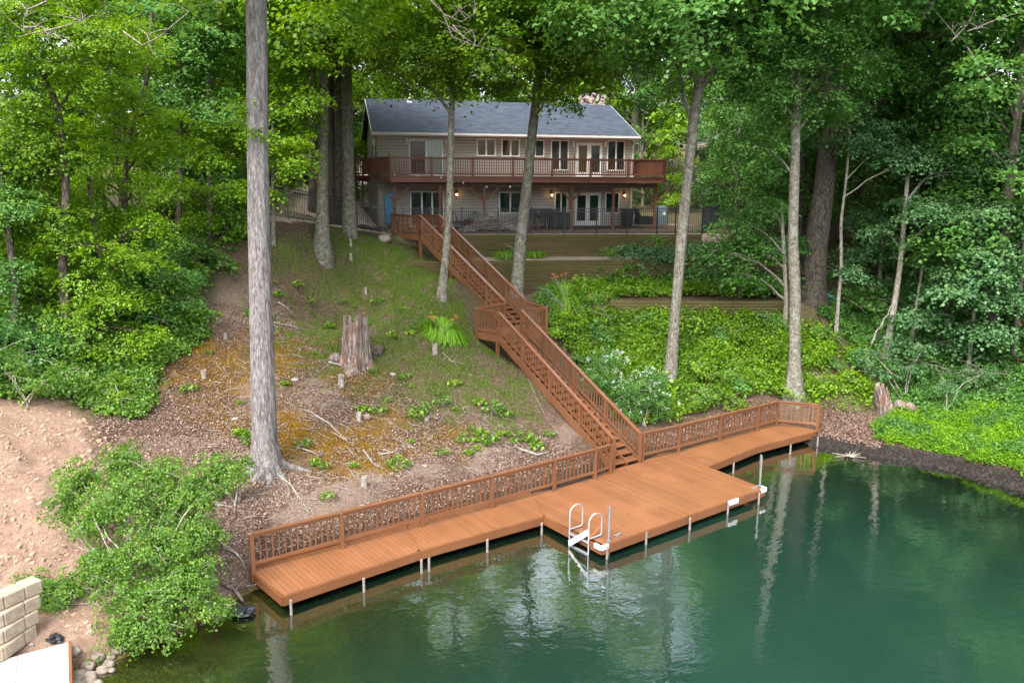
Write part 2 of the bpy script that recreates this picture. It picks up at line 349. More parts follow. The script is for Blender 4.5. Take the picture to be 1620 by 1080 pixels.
MO = [(335,590,85,65,1),(260,560,50,35,.8),(560,600,70,40,.7),(450,680,80,60,.9),(560,710,130,45,.95),(440,570,60,60,.75),(700,700,90,34,.65),(350,660,60,50,.9),(500,560,50,50,.5),(530,750,80,28,.65),(620,670,90,40,.6),(380,540,60,50,.6)]
moss = blobs(MO)
litter = blobs([(480,790,120,40,1),(400,640,50,60,.7),(620,745,100,30,.9),(780,720,80,30,.7),(330,740,60,60,.8),(380,480,70,60,.7),(1340,685,50,26,1),(500,620,60,30,.8),(700,650,70,30,.4),(900,690,50,20,.7),(600,520,50,30,.5)])
sp_ = [(-900,628),(90,632),(130,665),(140,720),(170,800),(210,880),(240,950),(240,1100),(-900,1200)]
sand = sum(inpoly(PX+ox+.5*jx, PY+oy+.5*jy, sp_)*1. for ox, oy in ((0,0),(16,0),(-16,0),(0,10),(0,-10)))/5*sm(0, .25, S)
sand = np.where(vis, sand, ((GX < -8)*(GY < 22)*(S > 0))*1.)
litter = np.maximum(litter, .8*((PX > 180) & (PX < 400) & (PY > 690) & (PY < 960) & vis)*(1-sand))
_, n1, _ = wallside(GX, GY, W1a, W1b); tW, n2, LW = wallside(GX, GY, W2a, W2b)
th_, nh = (GX-HO[0])*HA[0]+(GY-HO[1])*HA[1], (GX-HO[0])*HN[0]+(GY-HO[1])*HN[1]
yard = inpoly(PX, PY, [(380,352),(480,351),(560,363),(620,372),(640,300),(560,250),(420,300),(360,310)]) & (GY > 38)
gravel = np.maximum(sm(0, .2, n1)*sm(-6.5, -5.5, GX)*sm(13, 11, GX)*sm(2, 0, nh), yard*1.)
gravel = gravel*np.where((n1 > .9) & (GX > -5.5) & (nh < 0), .0, 1)  # patio floor coloured dark to carry the shade under the raised deck
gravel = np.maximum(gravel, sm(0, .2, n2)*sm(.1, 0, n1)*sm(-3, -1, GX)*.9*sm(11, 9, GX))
muck = sm(11.2, 11.8, GX)*sm(.62+.5*vnoise(GX, GY, 2.4, 40)+.25*vnoise(GX, GY, 6, 41), .25, S)*(S > -2.2)
muck = np.maximum(muck, sm(.9, .1, np.abs(S))*.7*sm(11.5, 11, GX)*sm(-7, -6.4, GX))
grass = np.where(gravel > .3, grass, np.maximum(grass, np.clip(woods, 0, .62)))
tn = NT('ground_soil'); co = tn.coord()
A = tn.n('Attribute', _attribute_name='zoneA').outputs['Color']; B = tn.n('Attribute', _attribute_name='zoneB').outputs['Color']
sa = tn.n('SeparateColor', Color=A).outputs; sb = tn.n('SeparateColor', Color=B).outputs; al = tn.attr('algae')
n1_ = tn.noise(co, 1.7, 8, .68); n2_ = tn.noise(co, 9, 6, .7); n3_ = tn.noise(co, 38, 3, .7)
nn = tn.math('ADD', tn.math('ADD', tn.math('MULTIPLY', n1_, .25), tn.math('MULTIPLY', n2_, .45)), tn.math('MULTIPLY', n3_, .3))
def thr(m, k=1.0, lo=.52, hi=.66):     # patchy edge: zone weight + noise
    return tn.ramp(tn.math('ADD', tn.math('MULTIPLY', m, .5*k), tn.math('SUBTRACT', nn, .2)), [(lo, (0, 0, 0)), (hi, (1, 1, 1))])
c = tn.ramp(n2_, [(.3, (.055, .036, .026)), (.5, (.115, .076, .053)), (.72, (.21, .15, .11))])
spk = tn.ramp(n3_, [(.5, (0, 0, 0)), (.66, (1, 1, 1))])
lit = tn.ramp(tn.noise(co, 22, 5, .8), [(.35, (.09, .06, .042)), (.52, (.22, .155, .12)), (.68, (.40, .31, .26))])
c = tn.mix(thr(sa[2], 1.0, .44, .6), c, lit)
c = tn.mix(thr(sa[1], 1.0, .5, .74), c, tn.ramp(n2_, [(.35, (.15, .075, .018)), (.6, (.27, .14, .025)), (.75, (.22, .17, .035))]))
c = tn.mix(thr(sa[0], .95, .48, .84), c, tn.ramp(n2_, [(.3, (.04, .06, .016)), (.5, (.075, .11, .024)), (.62, (.14, .13, .05)), (.75, (.16, .12, .07))]))
sd_ = tn.ramp(nn, [(.34, (.11, .062, .042)), (.43, (.23, .145, .10)), (.55, (.34, .235, .175)), (.68, (.42, .31, .24))])
c = tn.mix(sb[0], c, sd_)
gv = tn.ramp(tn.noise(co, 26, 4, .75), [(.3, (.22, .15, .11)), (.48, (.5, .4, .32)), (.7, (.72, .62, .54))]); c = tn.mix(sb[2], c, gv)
c = tn.mix(tn.math('MULTIPLY', sb[1], .92), c, tn.ramp(n3_, [(.35, (.008, .008, .009)), (.7, (.035, .031, .03))]))
c = tn.mix(al, c, tn.ramp(nn, [(.38, (.05, .06, .006)), (.48, (.14, .13, .015)), (.6, (.26, .22, .07))]))
hgt = tn.math('ADD', tn.math('MULTIPLY', n2_, .6), tn.math('MULTIPLY', n3_, .4))
M['ground'] = tn.done(tn.bsdf(c, .93, .15, tn.bump(hgt, 1., .09)))
ground = meshobj('ground', np.stack([GX, GY, GZ], -1).reshape(-1, 3), Q, M['ground'], smooth=True, kind='structure')
me = ground.data
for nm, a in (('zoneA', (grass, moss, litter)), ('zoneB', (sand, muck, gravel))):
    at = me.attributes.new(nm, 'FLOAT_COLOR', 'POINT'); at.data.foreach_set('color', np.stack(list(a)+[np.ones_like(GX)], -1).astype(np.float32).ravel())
at = me.attributes.new('algae', 'FLOAT', 'POINT'); at.data.foreach_set('value', (sm(.12, -.1, GZ)*np.where(GX > 11, sm(-1.6, -2.6, S), 1)).astype(np.float32).ravel())
# ---------------------------------------------------------------- water
wx = axis(-16, 24, .5, -190, 190); wy = axis(8, 33, .5, -80, 60); WX, WY = np.meshgrid(wx, wy); WD = -H(WX, WY, False)
iw = np.arange(WX.size).reshape(WX.shape); WQ = np.stack([iw[:-1, :-1], iw[:-1, 1:], iw[1:, 1:], iw[1:, :-1]], -1).reshape(-1, 4)
t = NT('lake_water'); dp = t.attr('depth'); co = t.coord()
nw = t.math('ADD', t.math('MULTIPLY', t.noise(t.coord((1, 1.6, 1)), 1.4, 3, .5), .7), t.math('MULTIPLY', t.noise(t.coord((1, 1.5, 1)), 5.5, 2, .5), .22))
bmp = t.bump(nw, .09, .12)
murk = t.n('BsdfDiffuse', Color=(.013, .043, .029, 1)).outputs[0]; tr = t.n('BsdfTransparent', Color=(.62, .66, .34, 1)).outputs[0]
k = t.ramp(t.math('MULTIPLY', dp, .5), [(0, (.05, .05, .05)), (.2, (.3,)*3), (.5, (.72,)*3), (1, (1, 1, 1))])
m1 = t.n('MixShader', Fac=k); t.put(m1.inputs[1], tr); t.put(m1.inputs[2], murk)
gl = t.n('BsdfGlossy', Roughness=.0, Normal=bmp); fr = t.n('Fresnel', IOR=1.45, Normal=bmp).outputs[0]
m2 = t.n('MixShader', Fac=t.math('MINIMUM', t.math('MULTIPLY_ADD', fr, 3.5, .02), 1.)); t.put(m2.inputs[1], m1.outputs[0]); t.put(m2.inputs[2], gl.outputs[0])
M['water'] = t.done(m2.outputs[0])
water = meshobj('water', np.stack([WX, WY, np.zeros_like(WX)], -1).reshape(-1, 3), WQ, M['water'], smooth=True, kind='structure')
at = water.data.attributes.new('depth', 'FLOAT', 'POINT'); at.data.foreach_set('value', np.maximum(WD, 0).astype(np.float32).ravel())

# ================================================================ DOCK
DZ = .42
def XY(px, py, z): return P(px, py, z)[:2]
front = [np.array(p) for p in ((-5.43,17.68),(-2.44,20.11),(-2.06,20.38),(.98,22.42),(2.48,20.45),(8.2,24.72),(6.78,26.66),(9.15,28.83),(12.2,30.85))]
back = [np.array(p) for p in ((11.0,31.95),(9.72,31.0),(8.03,29.76),(6.1,28.3),(4.55,27.1),(3.42,26.3),(2.77,25.6),(1.36,24.5),(-.9,23.35),(-1.02,23.3),(-3.0,21.7),(-5.1,20.2),(-6.6,18.98))]
outline = front+back
def sec_boards(poly, e1, mb, wd=.138, gap=.009, zt=DZ, th_=.035):
    e1 = np.array(e1)/np.hypot(*e1); e2 = np.array([-e1[1], e1[0]])
    q = [(p@e1, p@e2) for p in poly]
    t0, t1 = min(a for a, b in q), max(a for a, b in q)
    def iv(t):
        ys = []
        for i in range(len(q)):
            (a0, b0), (a1, b1) = q[i], q[(i+1) % len(q)]
            if (a0 > t) != (a1 > t): ys.append(b0+(t-a0)/(a1-a0)*(b1-b0))
        ys.sort(); return ys
    t = t0+.002
    while t < t1-.03:
        u = min(t+wd-gap, t1-.002); A_, B_ = iv(t), iv(u)
        if len(A_) >= 2 and len(B_) >= 2:
            dz = rnd.uniform(-.0012, .0012)
            pl = [e1*t+e2*A_[0], e1*u+e2*B_[0], e1*u+e2*B_[-1], e1*t+e2*A_[-1]]
            mb.prism(pl, zt-th_, zt+dz)
        t += wd
dock = thing('lake_dock', 'long reddish brown wooden dock with a square swimming platform built out over the green water', 'dock', (2.0, 23.5, DZ))
mb = MB()
sec_boards([front[0], front[1], np.array((-3.0,21.7)), np.array((-5.1,20.2)), back[-1]], (.785,.62), mb)
sec_boards([front[1]+(.004,.003), front[2], front[3], np.array((.62,24.25)), np.array((-.9,23.35)), np.array((-1.02,23.3)), np.array((-2.99,21.71))], (.82,.57), mb)
mb.build('left_walkway_decking', M['dock'], dock)
mb = MB()
sec_boards([front[3]+(.01,0), front[4], front[5], front[6], np.array((5.42,28.06)), np.array((4.55,27.1)), back[5], back[6], back[7], np.array((.64,24.2))], (.801,.598), mb)
mb.build('platform_decking', M['dock'], dock)
mb = MB()
sec_boards([front[6]+(.01,0), front[7], front[8], back[0], back[1], back[2], back[3], np.array((5.44,28.04))], (.80,.6), mb)
mb.build('right_walkway_decking', M['dock'], dock)
def fascia(a, b, name='fascia', h=.24, zt=DZ-.02):
    d = (b-a)/np.linalg.norm(b-a); n = np.array([d[1], -d[0]])
    mb = MB(); mb.beam((*(a+n*.018), zt-h/2), (*(b+n*.018), zt-h/2), .034, h); mb.build(name, M['dockside'], dock)
for i in range(8): fascia(front[i], front[i+1])
fascia(back[-1], front[0]); fascia(front[8], back[0])
mb = MB()                                              # joists under the deck
for i in range(len(outline)):
    pass
for a, b, k in ((front[0], front[1], 1.2), (front[2], front[3], 1.1), (front[4], front[5], 1.9), (front[6], front[8], 1.0)):
    d = (b-a)/np.linalg.norm(b-a); n = np.array([-d[1], d[0]])
    for q in (.35, k): mb.beam((*(a+n*q+d*.1), DZ-.13), (*(b+n*q-d*.1), DZ-.13), .06, .16)
mb.build('joists', M['darkbeam'], dock)
def gpost(px, py, z=0.): return P(px, py, z)
for px, py in ((461,972),(576,936),(667,906),(679,903),(771,873),(857,846),(960,884),(1022,861),(1091,838),(1151,814),(1200,797),(1160,748),(1203,735),(1250,718),(1293,706)):
    q = P(px, py, 0); mb = MB(); zb = float(H(q[0], q[1]))-.2
    mb.tube([(q[0], q[1], zb), (q[0], q[1], DZ-.04)], .033, 8); mb.build('leg', M['pipe'], dock)
def bumper(mb, a, b, r=.05):
    a, b = np.array(a), np.array(b); d = (b-a)/np.linalg.norm(b-a)
    mb.tube([a, a+d*.04, b-d*.04, b], [r*.5, r, r, r*.5], 10)
for c_, e1, e2 in ((front[4], front[3], front[5]), (front[5], front[4], front[6])):
    mb = MB()
    for e in (e1, e2):
        d = (e-c_)/np.linalg.norm(e-c_); n = (c_-(front[3]+front[5])/2); n = n/np.linalg.norm(n)*.05
        mb.obox(np.array([*(c_+d*.13+n), DZ-.06]), np.array([*d*.14, 0]), np.array([-d[1]*.04, d[0]*.04, 0]), np.array([0, 0, .075]))
    o = mb.build('corner_bumper', M['vinyl'], dock); m_ = o.modifiers.new('b', 'BEVEL'); m_.width = .03; m_.segments = 3
q = P(1158, 793, DZ-.08); d = np.array([.8, .6, 0])
mb = MB(); mb.obox(q+np.array([.03, -.04, 0]), d*.24, np.array([-.6, .8, 0])*.04, np.array([0, 0, .085])); o = mb.build('side_bumper', M['vinyl'], dock)
m_ = o.modifiers.new('b', 'BEVEL'); m_.width = .035; m_.segments = 3
for px, py in ((977,846),(1194,771)):
    q = P(px, py, DZ); mb = MB(); mb.beam(q+(-.12, -.09, .03), q+(.12, .09, .03), .025, .02); mb.beam(q+(-.04, -.03, 0), q+(-.04, -.03, .03), .03, .03); mb.beam(q+(.04, .03, 0), q+(.04, .03, .03), .03, .03)
    mb.build('cleat', M['alu'], dock)
mb = MB()                                              # back ledge along the shore wall at the left end
a, b = np.array((-6.62,19.0)), np.array((-1.0,23.36)); 
mb.beam((*(a+(-.02,.03)), DZ+.03), (*(np.array((-3.0,21.74))), DZ+.03), .05, .22); mb.beam((-3.0,21.74,DZ+.03), (*(b+(-.02,.04)), DZ+.03), .05, .16); mb.build('ledge_board', M['dockside'], dock)
# mooring poles
for px, py, lab in ((963,855,'grey steel mooring pole standing beside the swim ladder at the platform corner'), (1202,768,'grey steel mooring pole at the right corner of the swimming platform')):
    q = P(px, py, DZ); t_ = thing('mooring_pole', lab, 'pole', (q[0], q[1], DZ), 'steel poles at the corners of the platform')
    mb = MB(); mb.tube([(q[0], q[1], -1.2), (q[0], q[1], DZ+1.02)], .032, 10); mb.build('pipe', M['galv'], t_)
    mb = MB(); mb.box((q[0], q[1], DZ+.012), (.16, .12, .012), (.8, .6)); mb.build('base_plate', M['galv'], t_)
# swim ladder
p0 = front[3]+(front[4]-front[3])*.50; p1 = front[3]+(front[4]-front[3])*.82
dl = (p1-p0)/np.linalg.norm(p1-p0); nl = np.array([dl[1], -dl[0]]); nl = nl if nl@np.array([-1, -1.]) > 0 else -nl
lad = thing('swim_ladder', 'white aluminium swim ladder with curved handrails hooked on the near edge of the platform', 'ladder', (*p0, DZ))
for p in (p0, p1):
    mb = MB(); pts = [(*(p+nl*.09), -1.0), (*(p+nl*.09), .9)]
    for a in range(1, 10):
        th2 = math.pi*a/10; pts.append((*(p+nl*(.09-.24+.24*math.cos(th2))), .92+.24*math.sin(th2)))
    pts += [(*(p-nl*.39), .9), (*(p-nl*.39), DZ+.12), (*(p-nl*.36), DZ+.05), (*(p+nl*.09), DZ+.05)]
    mb.tube(pts, .021, 8); mb.build('handrail', M['alu'], lad)
for z_ in (.36, .02, -.32, -.62):
    mb = MB(); mb.beam((*(p0+nl*.1), z_), (*(p1+nl*.1), z_), .07, .03, (nl[0], nl[1], 0) if 0 else (0, 0, 1)); mb.build('rung', M['alu'], lad)
mb = MB(); a = np.array([*(p1+nl*.06-dl*.06), DZ+.22]); b = np.array([*(p0+nl*.2+dl*.1), .1]); mb.beam(a, b, .17, .025, (nl[0], nl[1], .4))
o = mb.build('fold_up_step', M['vinyl'], lad); m_ = o.modifiers.new('b', 'BEVEL'); m_.width = .05; m_.segments = 3
mb = MB(); mb.tube([(*(p1-nl*.39), .78), (*(p1-nl*.15), .62), (*(p1+nl*.08), .5)], .008, 5); mb.build('cord', simple('orange_cord', (.7, .16, .05)), lad)

# ================================================================ RAILINGS
def rail_bay(p, q, parent, mat, top=1.0, bot=.1, n=None, w_=.032, bal=True, cap=.14, mid=False, topmat=None):
    """one bay from p to q (3D points at floor level): hand rail, lower rails, balusters"""
    p = np.array(p, float); q = np.array(q, float); L = np.linalg.norm(q[:2]-p[:2]); d = q-p
    mb = MB(); mb.beam(p+(0, 0, top), q+(0, 0, top), cap, .038); tr_ = mb.build('handrail', M['railcap'] if mat in (M['stairw'],) else mat, parent)
    sec = MB(); u = np.array([0, 0, 1.])
    sec.beam(p+u*(top-.07), q+u*(top-.07), .036, .085); sec.beam(p+u*(bot+.04), q+u*(bot+.04), .036, .08)
    n = n or max(2, round(L/.165))
    nrm = np.array([-d[1], d[0], 0])/L*.034
    for i in range(1, n):
        c_ = p+d*i/n+nrm; sec.beam(c_+u*bot, c_+u*(top-.03), w_, w_, (d[0]/L, d[1]/L, 0))
    return sec.build('baluster_panel', mat, parent)
def post(p, h0, h1, parent, mat, s_=.095, ax=(1, 0)):
    mb = MB(); mb.box((p[0], p[1], (h0+h1)/2), (s_, s_, h1-h0), ax); return mb.build('post', mat, parent)
rl = [XY(*p, 1.45) for p in ((397,844),(539,810),(667,779),(778,752),(877,727),(942,710),(967,697.5))]
rl[-1] = np.array((3.34, 25.95))
rr = [XY(*p, 1.45) for p in ((1075,672.5),(1140,656.5),(1200,642),(1231,634.5),(1298,637))]
rr = [np.array((4.62,27.2))]+rr; rr[-1] = np.array((12.22,31.0))
for pts, lab in ((rl, 'low brown wooden railing with slatted bays along the shore side of the left walkway'), (rr, 'brown wooden railing with slatted bays wrapping the far right walkway of the dock')):
    t_ = thing('dock_railing', lab, 'railing', (*pts[len(pts)//2], DZ), 'railings along the shore side of the dock')
    for p in pts: post(p, DZ-.25, DZ+1.0, t_, M['railw'], .1, (.8, .6))
    for a, b in zip(pts[:-1], pts[1:]):
        d = (b-a)/np.linalg.norm(b-a)*.05; rail_bay((*(a+d), DZ+.03), (*(b-d), DZ+.03), t_, M['railw'], 1.0, .16, cap=.12)

# ================================================================ STAIRCASE
Lb, Rb, Lt, Rt = np.array((3.5,26.38)), np.array((4.5,27.02)), np.array((-.6,33.2)), np.array((.34,33.75))
ub_l, ub_r, ut_l, ut_r = np.array((-.27,35.5)), np.array((.64,35.98)), np.array((-4.85,42.75)), np.array((-3.9,43.4))
ZM, ZT = 3.72, 7.2
st = thing('wooden_staircase', 'long brown wooden staircase with two flights and landings climbing the hillside from the dock', 'staircase', (3.9, 26.8, DZ))
def flight(a, b, c_, d_, z0, z1, n, posts):
    a, b, c_, d_ = map(np.array, (a, b, c_, d_))
    for i in range(n):
        t0, t1 = i/n, min(1, (i+1.12)/n); z_ = z0+(z1-z0)*(i+1)/n
        if i == n-1: break
        l0, r0, l1, r1 = a+(c_-a)*t0, b+(d_-b)*t0, a+(c_-a)*t1, b+(d_-b)*t1
        mb = MB(); l0, r0 = l0+(r0-l0)*.04, r0+(l0-r0)*.04; l1, r1 = l1+(r1-l1)*.04, r1+(l1-r1)*.04
        m0, m1_ = l0+(l1-l0)*.48, r0+(r1-r0)*.48; m2_, m3_ = l0+(l1-l0)*.52, r0+(r1-r0)*.52
        mb.prism([l0, r0, m1_, m0], z_-.038, z_); mb.prism([m2_, m3_, r1, l1], z_-.038, z_); mb.build('tread', M['stairw'], st)
    for p, q in ((a, c_), (b, d_), ((a+b)/2, (c_+d_)/2)):
        mb = MB(); mb.beam((*p, z0+.0), (*q, z1-.08), .045, .30); mb.build('stringer', M['stairw'], st)
    for p, q in ((a, c_), (b, d_)):
        for f0, f1 in zip(posts[:-1], posts[1:]):
            rail_bay((*(p+(q-p)*f0), z0+.08+(z1-z0)*f0), (*(p+(q-p)*f1), z0+.08+(z1-z0)*f1), st, M['stairw'], .98, .2, cap=.13)
        for f in posts:
            x = p+(q-p)*f; post(x, z0+(z1-z0)*f-.25, z0+(z1-z0)*f+1.03, st, M['stairw'], .1, (.8, .55))
        for f in posts[1:-1:2]:
            x = p+(q-p)*f; g = float(H(*x)); 
            if g < z0+(z1-z0)*f-.3: mb = MB(); mb.box((*x, (g-.1+z0+(z1-z0)*f-.2)/2), (.1, .1, z0+(z1-z0)*f-.2-g+.1), (.8, .55)); mb.build('support_post', M['stairw'], st)
flight(Lb, Rb, Lt, Rt, DZ, ZM, 22, [0, .25, .5, .75, .985])
flight(ub_l, ub_r, ut_l, ut_r, ZM, ZT, 23, [.015, .2, .4, .6, .8, 1.0])
land = [Lt, Rt, np.array((1.47,34.56)), ub_r, ub_l, np.array((-1.52,34.1))]
mb = MB(); sec_boards(land, (.86,.5), mb, .138, .006, ZM, .035); mb.build('middle_landing_floor', M['stairw'], st)
def rim(poly, z_, idxs, h=.26, nm='rim_board'):
    mb = MB()
    for i in idxs:
        a, b = poly[i], poly[(i+1) % len(poly)]; mb.beam((*a, z_-.02-h/2), (*b, z_-.02-h/2), .04, h)
    mb.build(nm, M['stairw'], st)
rim(land, ZM, range(6))
for a, b in ((land[5], land[0]), (land[1], land[2]), (land[2], land[3]), (land[4], land[5])): rail_bay((*a, ZM), (*b, ZM), st, M['stairw'], 1.0, .12, cap=.13)
for p in (land[2], land[5]): post(p, ZM-.25, ZM+1.04, st, M['stairw'], .1, (.8, .55))
for p in land[:]:
    g = float(H(*p)); mb = MB(); mb.box((*p, (g-.1+ZM-.25)/2), (.12, .12, max(.1, ZM-.25-g+.1)), (.8, .55)); mb.build('support_post', M['stairw'], st)
dt = (ut_l-ub_l)/np.linalg.norm(ut_l-ub_l)
ll = ut_l+np.array((-1.75, 2.6)); lr = ll+(ut_r-ut_l)*1.05
tl = [ut_l, ut_r, ut_r+np.array((.3,.8)), lr, ll, ut_l+np.array((-1.2,.9))]
mb = MB(); tl = [ut_l, ut_r, ut_r+dt*2.7, ut_l+dt*3.0+np.array((-.2, -.15))]; sec_boards(tl, (.86,.5), mb, .138, .006, ZT, .035); mb.build('upper_landing_floor', M['stairw'], st)
rim(tl, ZT, range(4)); 
for a, b in ((tl[3], tl[0]), (tl[1], tl[2])): rail_bay((*a, ZT), (*b, ZT), st, M['stairw'], 1.0, .12, cap=.13)
for p in tl: post(p, ZT-.25, ZT+1.04, st, M['stairw'], .1, (.8, .55))
for p in tl[:1]+tl[3:]:
    g = float(H(*p)); mb = MB(); mb.box((*p, (g-.1+ZT-.25)/2), (.13, .13, max(.1, ZT-.15-g)), (.8, .55)); mb.build('support_post', M['stairw'], st)

# ================================================================ RETAINING WALLS
def twall(a, b, z0, z1, label, grp='stacked timber retaining walls below the house'):
    d = b-a; L = np.hypot(*d); d = d/L; n = np.array([-d[1], d[0]]); mb = MB(); z_ = z1-.07; k = 0
    while z_ > z0-.3:
        t0 = 0
        while t0 < L-.01:
            t1 = min(L, t0+(2.4 if t0 or k % 2 else 1.2)); jit = rnd.uniform(-.006, .006)
            p, q = a+d*(t0+.003)+n*jit, a+d*(t1-.003)+n*jit; mb.beam((*p, z_), (*q, z_), .13+rnd.uniform(0, .03), .12); t0 = t1
        z_ -= .14; k += 1
    zc = (z0+z1)/2; o = mb.build('retaining_wall', M['timber'], None, loc=(*((a+b)/2), z0), label=label, cat='retaining wall', group=grp); return o
twall(W1a, W1b, 5.6, PZ+.03, 'top mossy timber retaining wall directly under the black patio fence')
twall(W2a, W2b, 3.9, 5.98, 'middle timber retaining wall with mulch strip above it and orange lilies in front')
twall(W3a, W3b, 2.9, 4.6, 'lowest timber retaining wall behind the bright green ground cover')
# ================================================================ HOUSE
def hp(t, n, z): return np.array([*(HO+HA*t+HN*n), z])
def facade(px, py, n=0.):                              # photo pixel -> (t, z) on the plane n of the house
    r = ray(px, py); o = np.array([HO[0]+HN[0]*n, HO[1]+HN[1]*n]); k = (o@HN)/(r[:2]@HN); q = CAM+r*k
    return (q[:2]-HO)@HA, q[2]
EZ = facade(720, 212)[1]; RZ = EZ+ (5.9*.415)
FZ = 10.25                                             # upper floor level
hs_ = thing('brown_house', 'two storey lakeside house with beige lap siding and a dark blue shingle roof', 'house', hp(HL/2, 0, PZ))
print('eave z', EZ, 'ridge', RZ, 'HO', HO, 'right end t', facade(1000, 300)[0])
HL = facade(999.5, 240)[0]
def hbox(mb, t0, t1, n0, n1, z0, z1):
    V = [hp(t, n, z) for z in (z0, z1) for n in (n0, n1) for t in (t0, t1)]
    return mb.add(V, [(0, 2, 3, 1), (4, 5, 7, 6), (0, 1, 5, 4), (2, 6, 7, 3), (0, 4, 6, 2), (1, 3, 7, 5)])
mb = MB(); W2_ = HD_/2
V = [hp(t, n, z) for t in (0, HL) for n, z in ((0, PZ-.3), (HD_, PZ-.3), (HD_, EZ), (W2_, EZ+W2_*.415), (0, EZ))]
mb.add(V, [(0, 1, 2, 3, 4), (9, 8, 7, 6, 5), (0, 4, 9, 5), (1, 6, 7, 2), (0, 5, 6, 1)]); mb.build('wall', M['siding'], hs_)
oh, og = .45, .35; rt = .14
V = []; uv = []
for t in (-og, HL+og):
    for n, z in ((-oh, EZ-oh*.415+.22), (W2_, EZ+W2_*.415+.22), (HD_+oh, EZ-oh*.415+.22)): V.append(hp(t, n, z))
V += [v-np.array([0, 0, rt]) for v in V]
mb = MB(); mb.add(V, [(0, 1, 4, 3), (1, 2, 5, 4), (6, 9, 10, 7), (7, 10, 11, 8), (0, 3, 9, 6), (2, 8, 11, 5), (0, 6, 7, 1), (1, 7, 8, 2), (3, 4, 10, 9), (4, 5, 11, 10)])
roof = mb.build('roof', M['roof'], hs_); uvl = roof.data.uv_layers.new(name='UVMap')
for pl in roof.data.polygons:
    for li in pl.loop_indices:
        v = np.array(roof.data.vertices[roof.data.loops[li].vertex_index].co)+ORG[roof.name]; q = v[:2]-HO
        uvl.data[li].uv = (q@HA, abs(q@HN-W2_)*1.09)
mb = MB(); hbox(mb, -og-.03, HL+og+.03, -oh-.03, -oh, EZ-oh*.415+.03, EZ-oh*.415+.2); mb.build('fascia_board', M['white'], hs_)
mb = MB(); hbox(mb, -og, HL+og, -oh, -.002, EZ-oh*.415+.0, EZ-oh*.415+.03); mb.build('soffit', M['white'], hs_)
for s_ in (-1, 1):
    for tt in (-og-.03, HL+og):
        mb = MB(); n_end = -oh if s_ < 0 else HD_+oh
        a, b = hp(tt+.015, n_end, EZ-oh*.415+.12), hp(tt+.015, W2_, EZ+W2_*.415+.12); mb.beam(a, b, .03, .17); mb.build('rake_board', M['white'], hs_)
mb = MB(); hbox(mb, -og-.02, HL+og+.02, -oh-.15, -oh-.031, EZ-oh*.415+.08, EZ-oh*.415+.2); gut = mb.build('gutter', M['white'], hs_)
mb = MB(); mb.tube([hp(HL+.3, -oh-.05, EZ-.1), hp(HL+.06, -.06, EZ-.55), hp(HL+.06, -.06, PZ)], .045, 8); mb.build('downspout', M['white'], hs_)
for t in (-.02, HL-.10): 
    mb = MB(); hbox(mb, t, t+.12, -.02, -.0, PZ, EZ-.2); mb.build('corner_trim', simple('tan_trim', (.38, .34, .31), .6), hs_)
# chimney and vents
ct, cz = facade(941, 165, W2_)
mb = MB(); hbox(mb, ct-.75, ct+.75, W2_+.1, W2_+1.1, EZ, EZ+W2_*.415+.95); ch = mb.build('chimney', M['stonew'], hs_)
rr_ = random.Random(5); mb = MB()
for i in range(70):
    side = rr_.choice((0, 0, 1, 2)); z = EZ+W2_*.415+rr_.uniform(-.3, .95)
    c_ = hp(ct+rr_.uniform(-.72, .72), W2_+.08, z) if side == 0 else hp(ct+(-.76 if side == 1 else .76), W2_+rr_.uniform(.1, 1.1), z)
    a = np.array([*HA, 0])*rr_.uniform(.08, .17); mb.obox(c_, a, np.array([*HN, 0])*rr_.uniform(.05, .09), np.array([0, 0, rr_.uniform(.06, .12)])+a*rr_.uniform(-.3, .3))
o = mb.build('chimney_stones', M['stonew'], ch)
m_ = o.modifiers.new('b', 'BEVEL'); m_.width = .03
mb = MB(); hbox(mb, ct-.45, ct+.45, W2_+.3, W2_+.9, EZ+W2_*.415+.95, EZ+W2_*.415+1.2); hbox(mb, ct-.55, ct+.55, W2_+.2, W2_+1., EZ+W2_*.415+1.22, EZ+W2_*.415+1.27); mb.build('chimney_cap', M['black'], ch)
r = ray(648, 165); vt, vz = facade(648, 166, W2_-.4)
mb = MB(); mb.tube([hp(vt, W2_-.4, EZ+(W2_-.4)*.415+.15), hp(vt, W2_-.4, EZ+(W2_-.4)*.415+.75)], .07, 10); mb.tube([hp(vt, W2_-.4, EZ+(W2_-.4)*.415+.15), hp(vt, W2_-.4, EZ+(W2_-.4)*.415+.32)], [.24, .08], 10); mb.build('vent_pipe', M['white'], hs_)
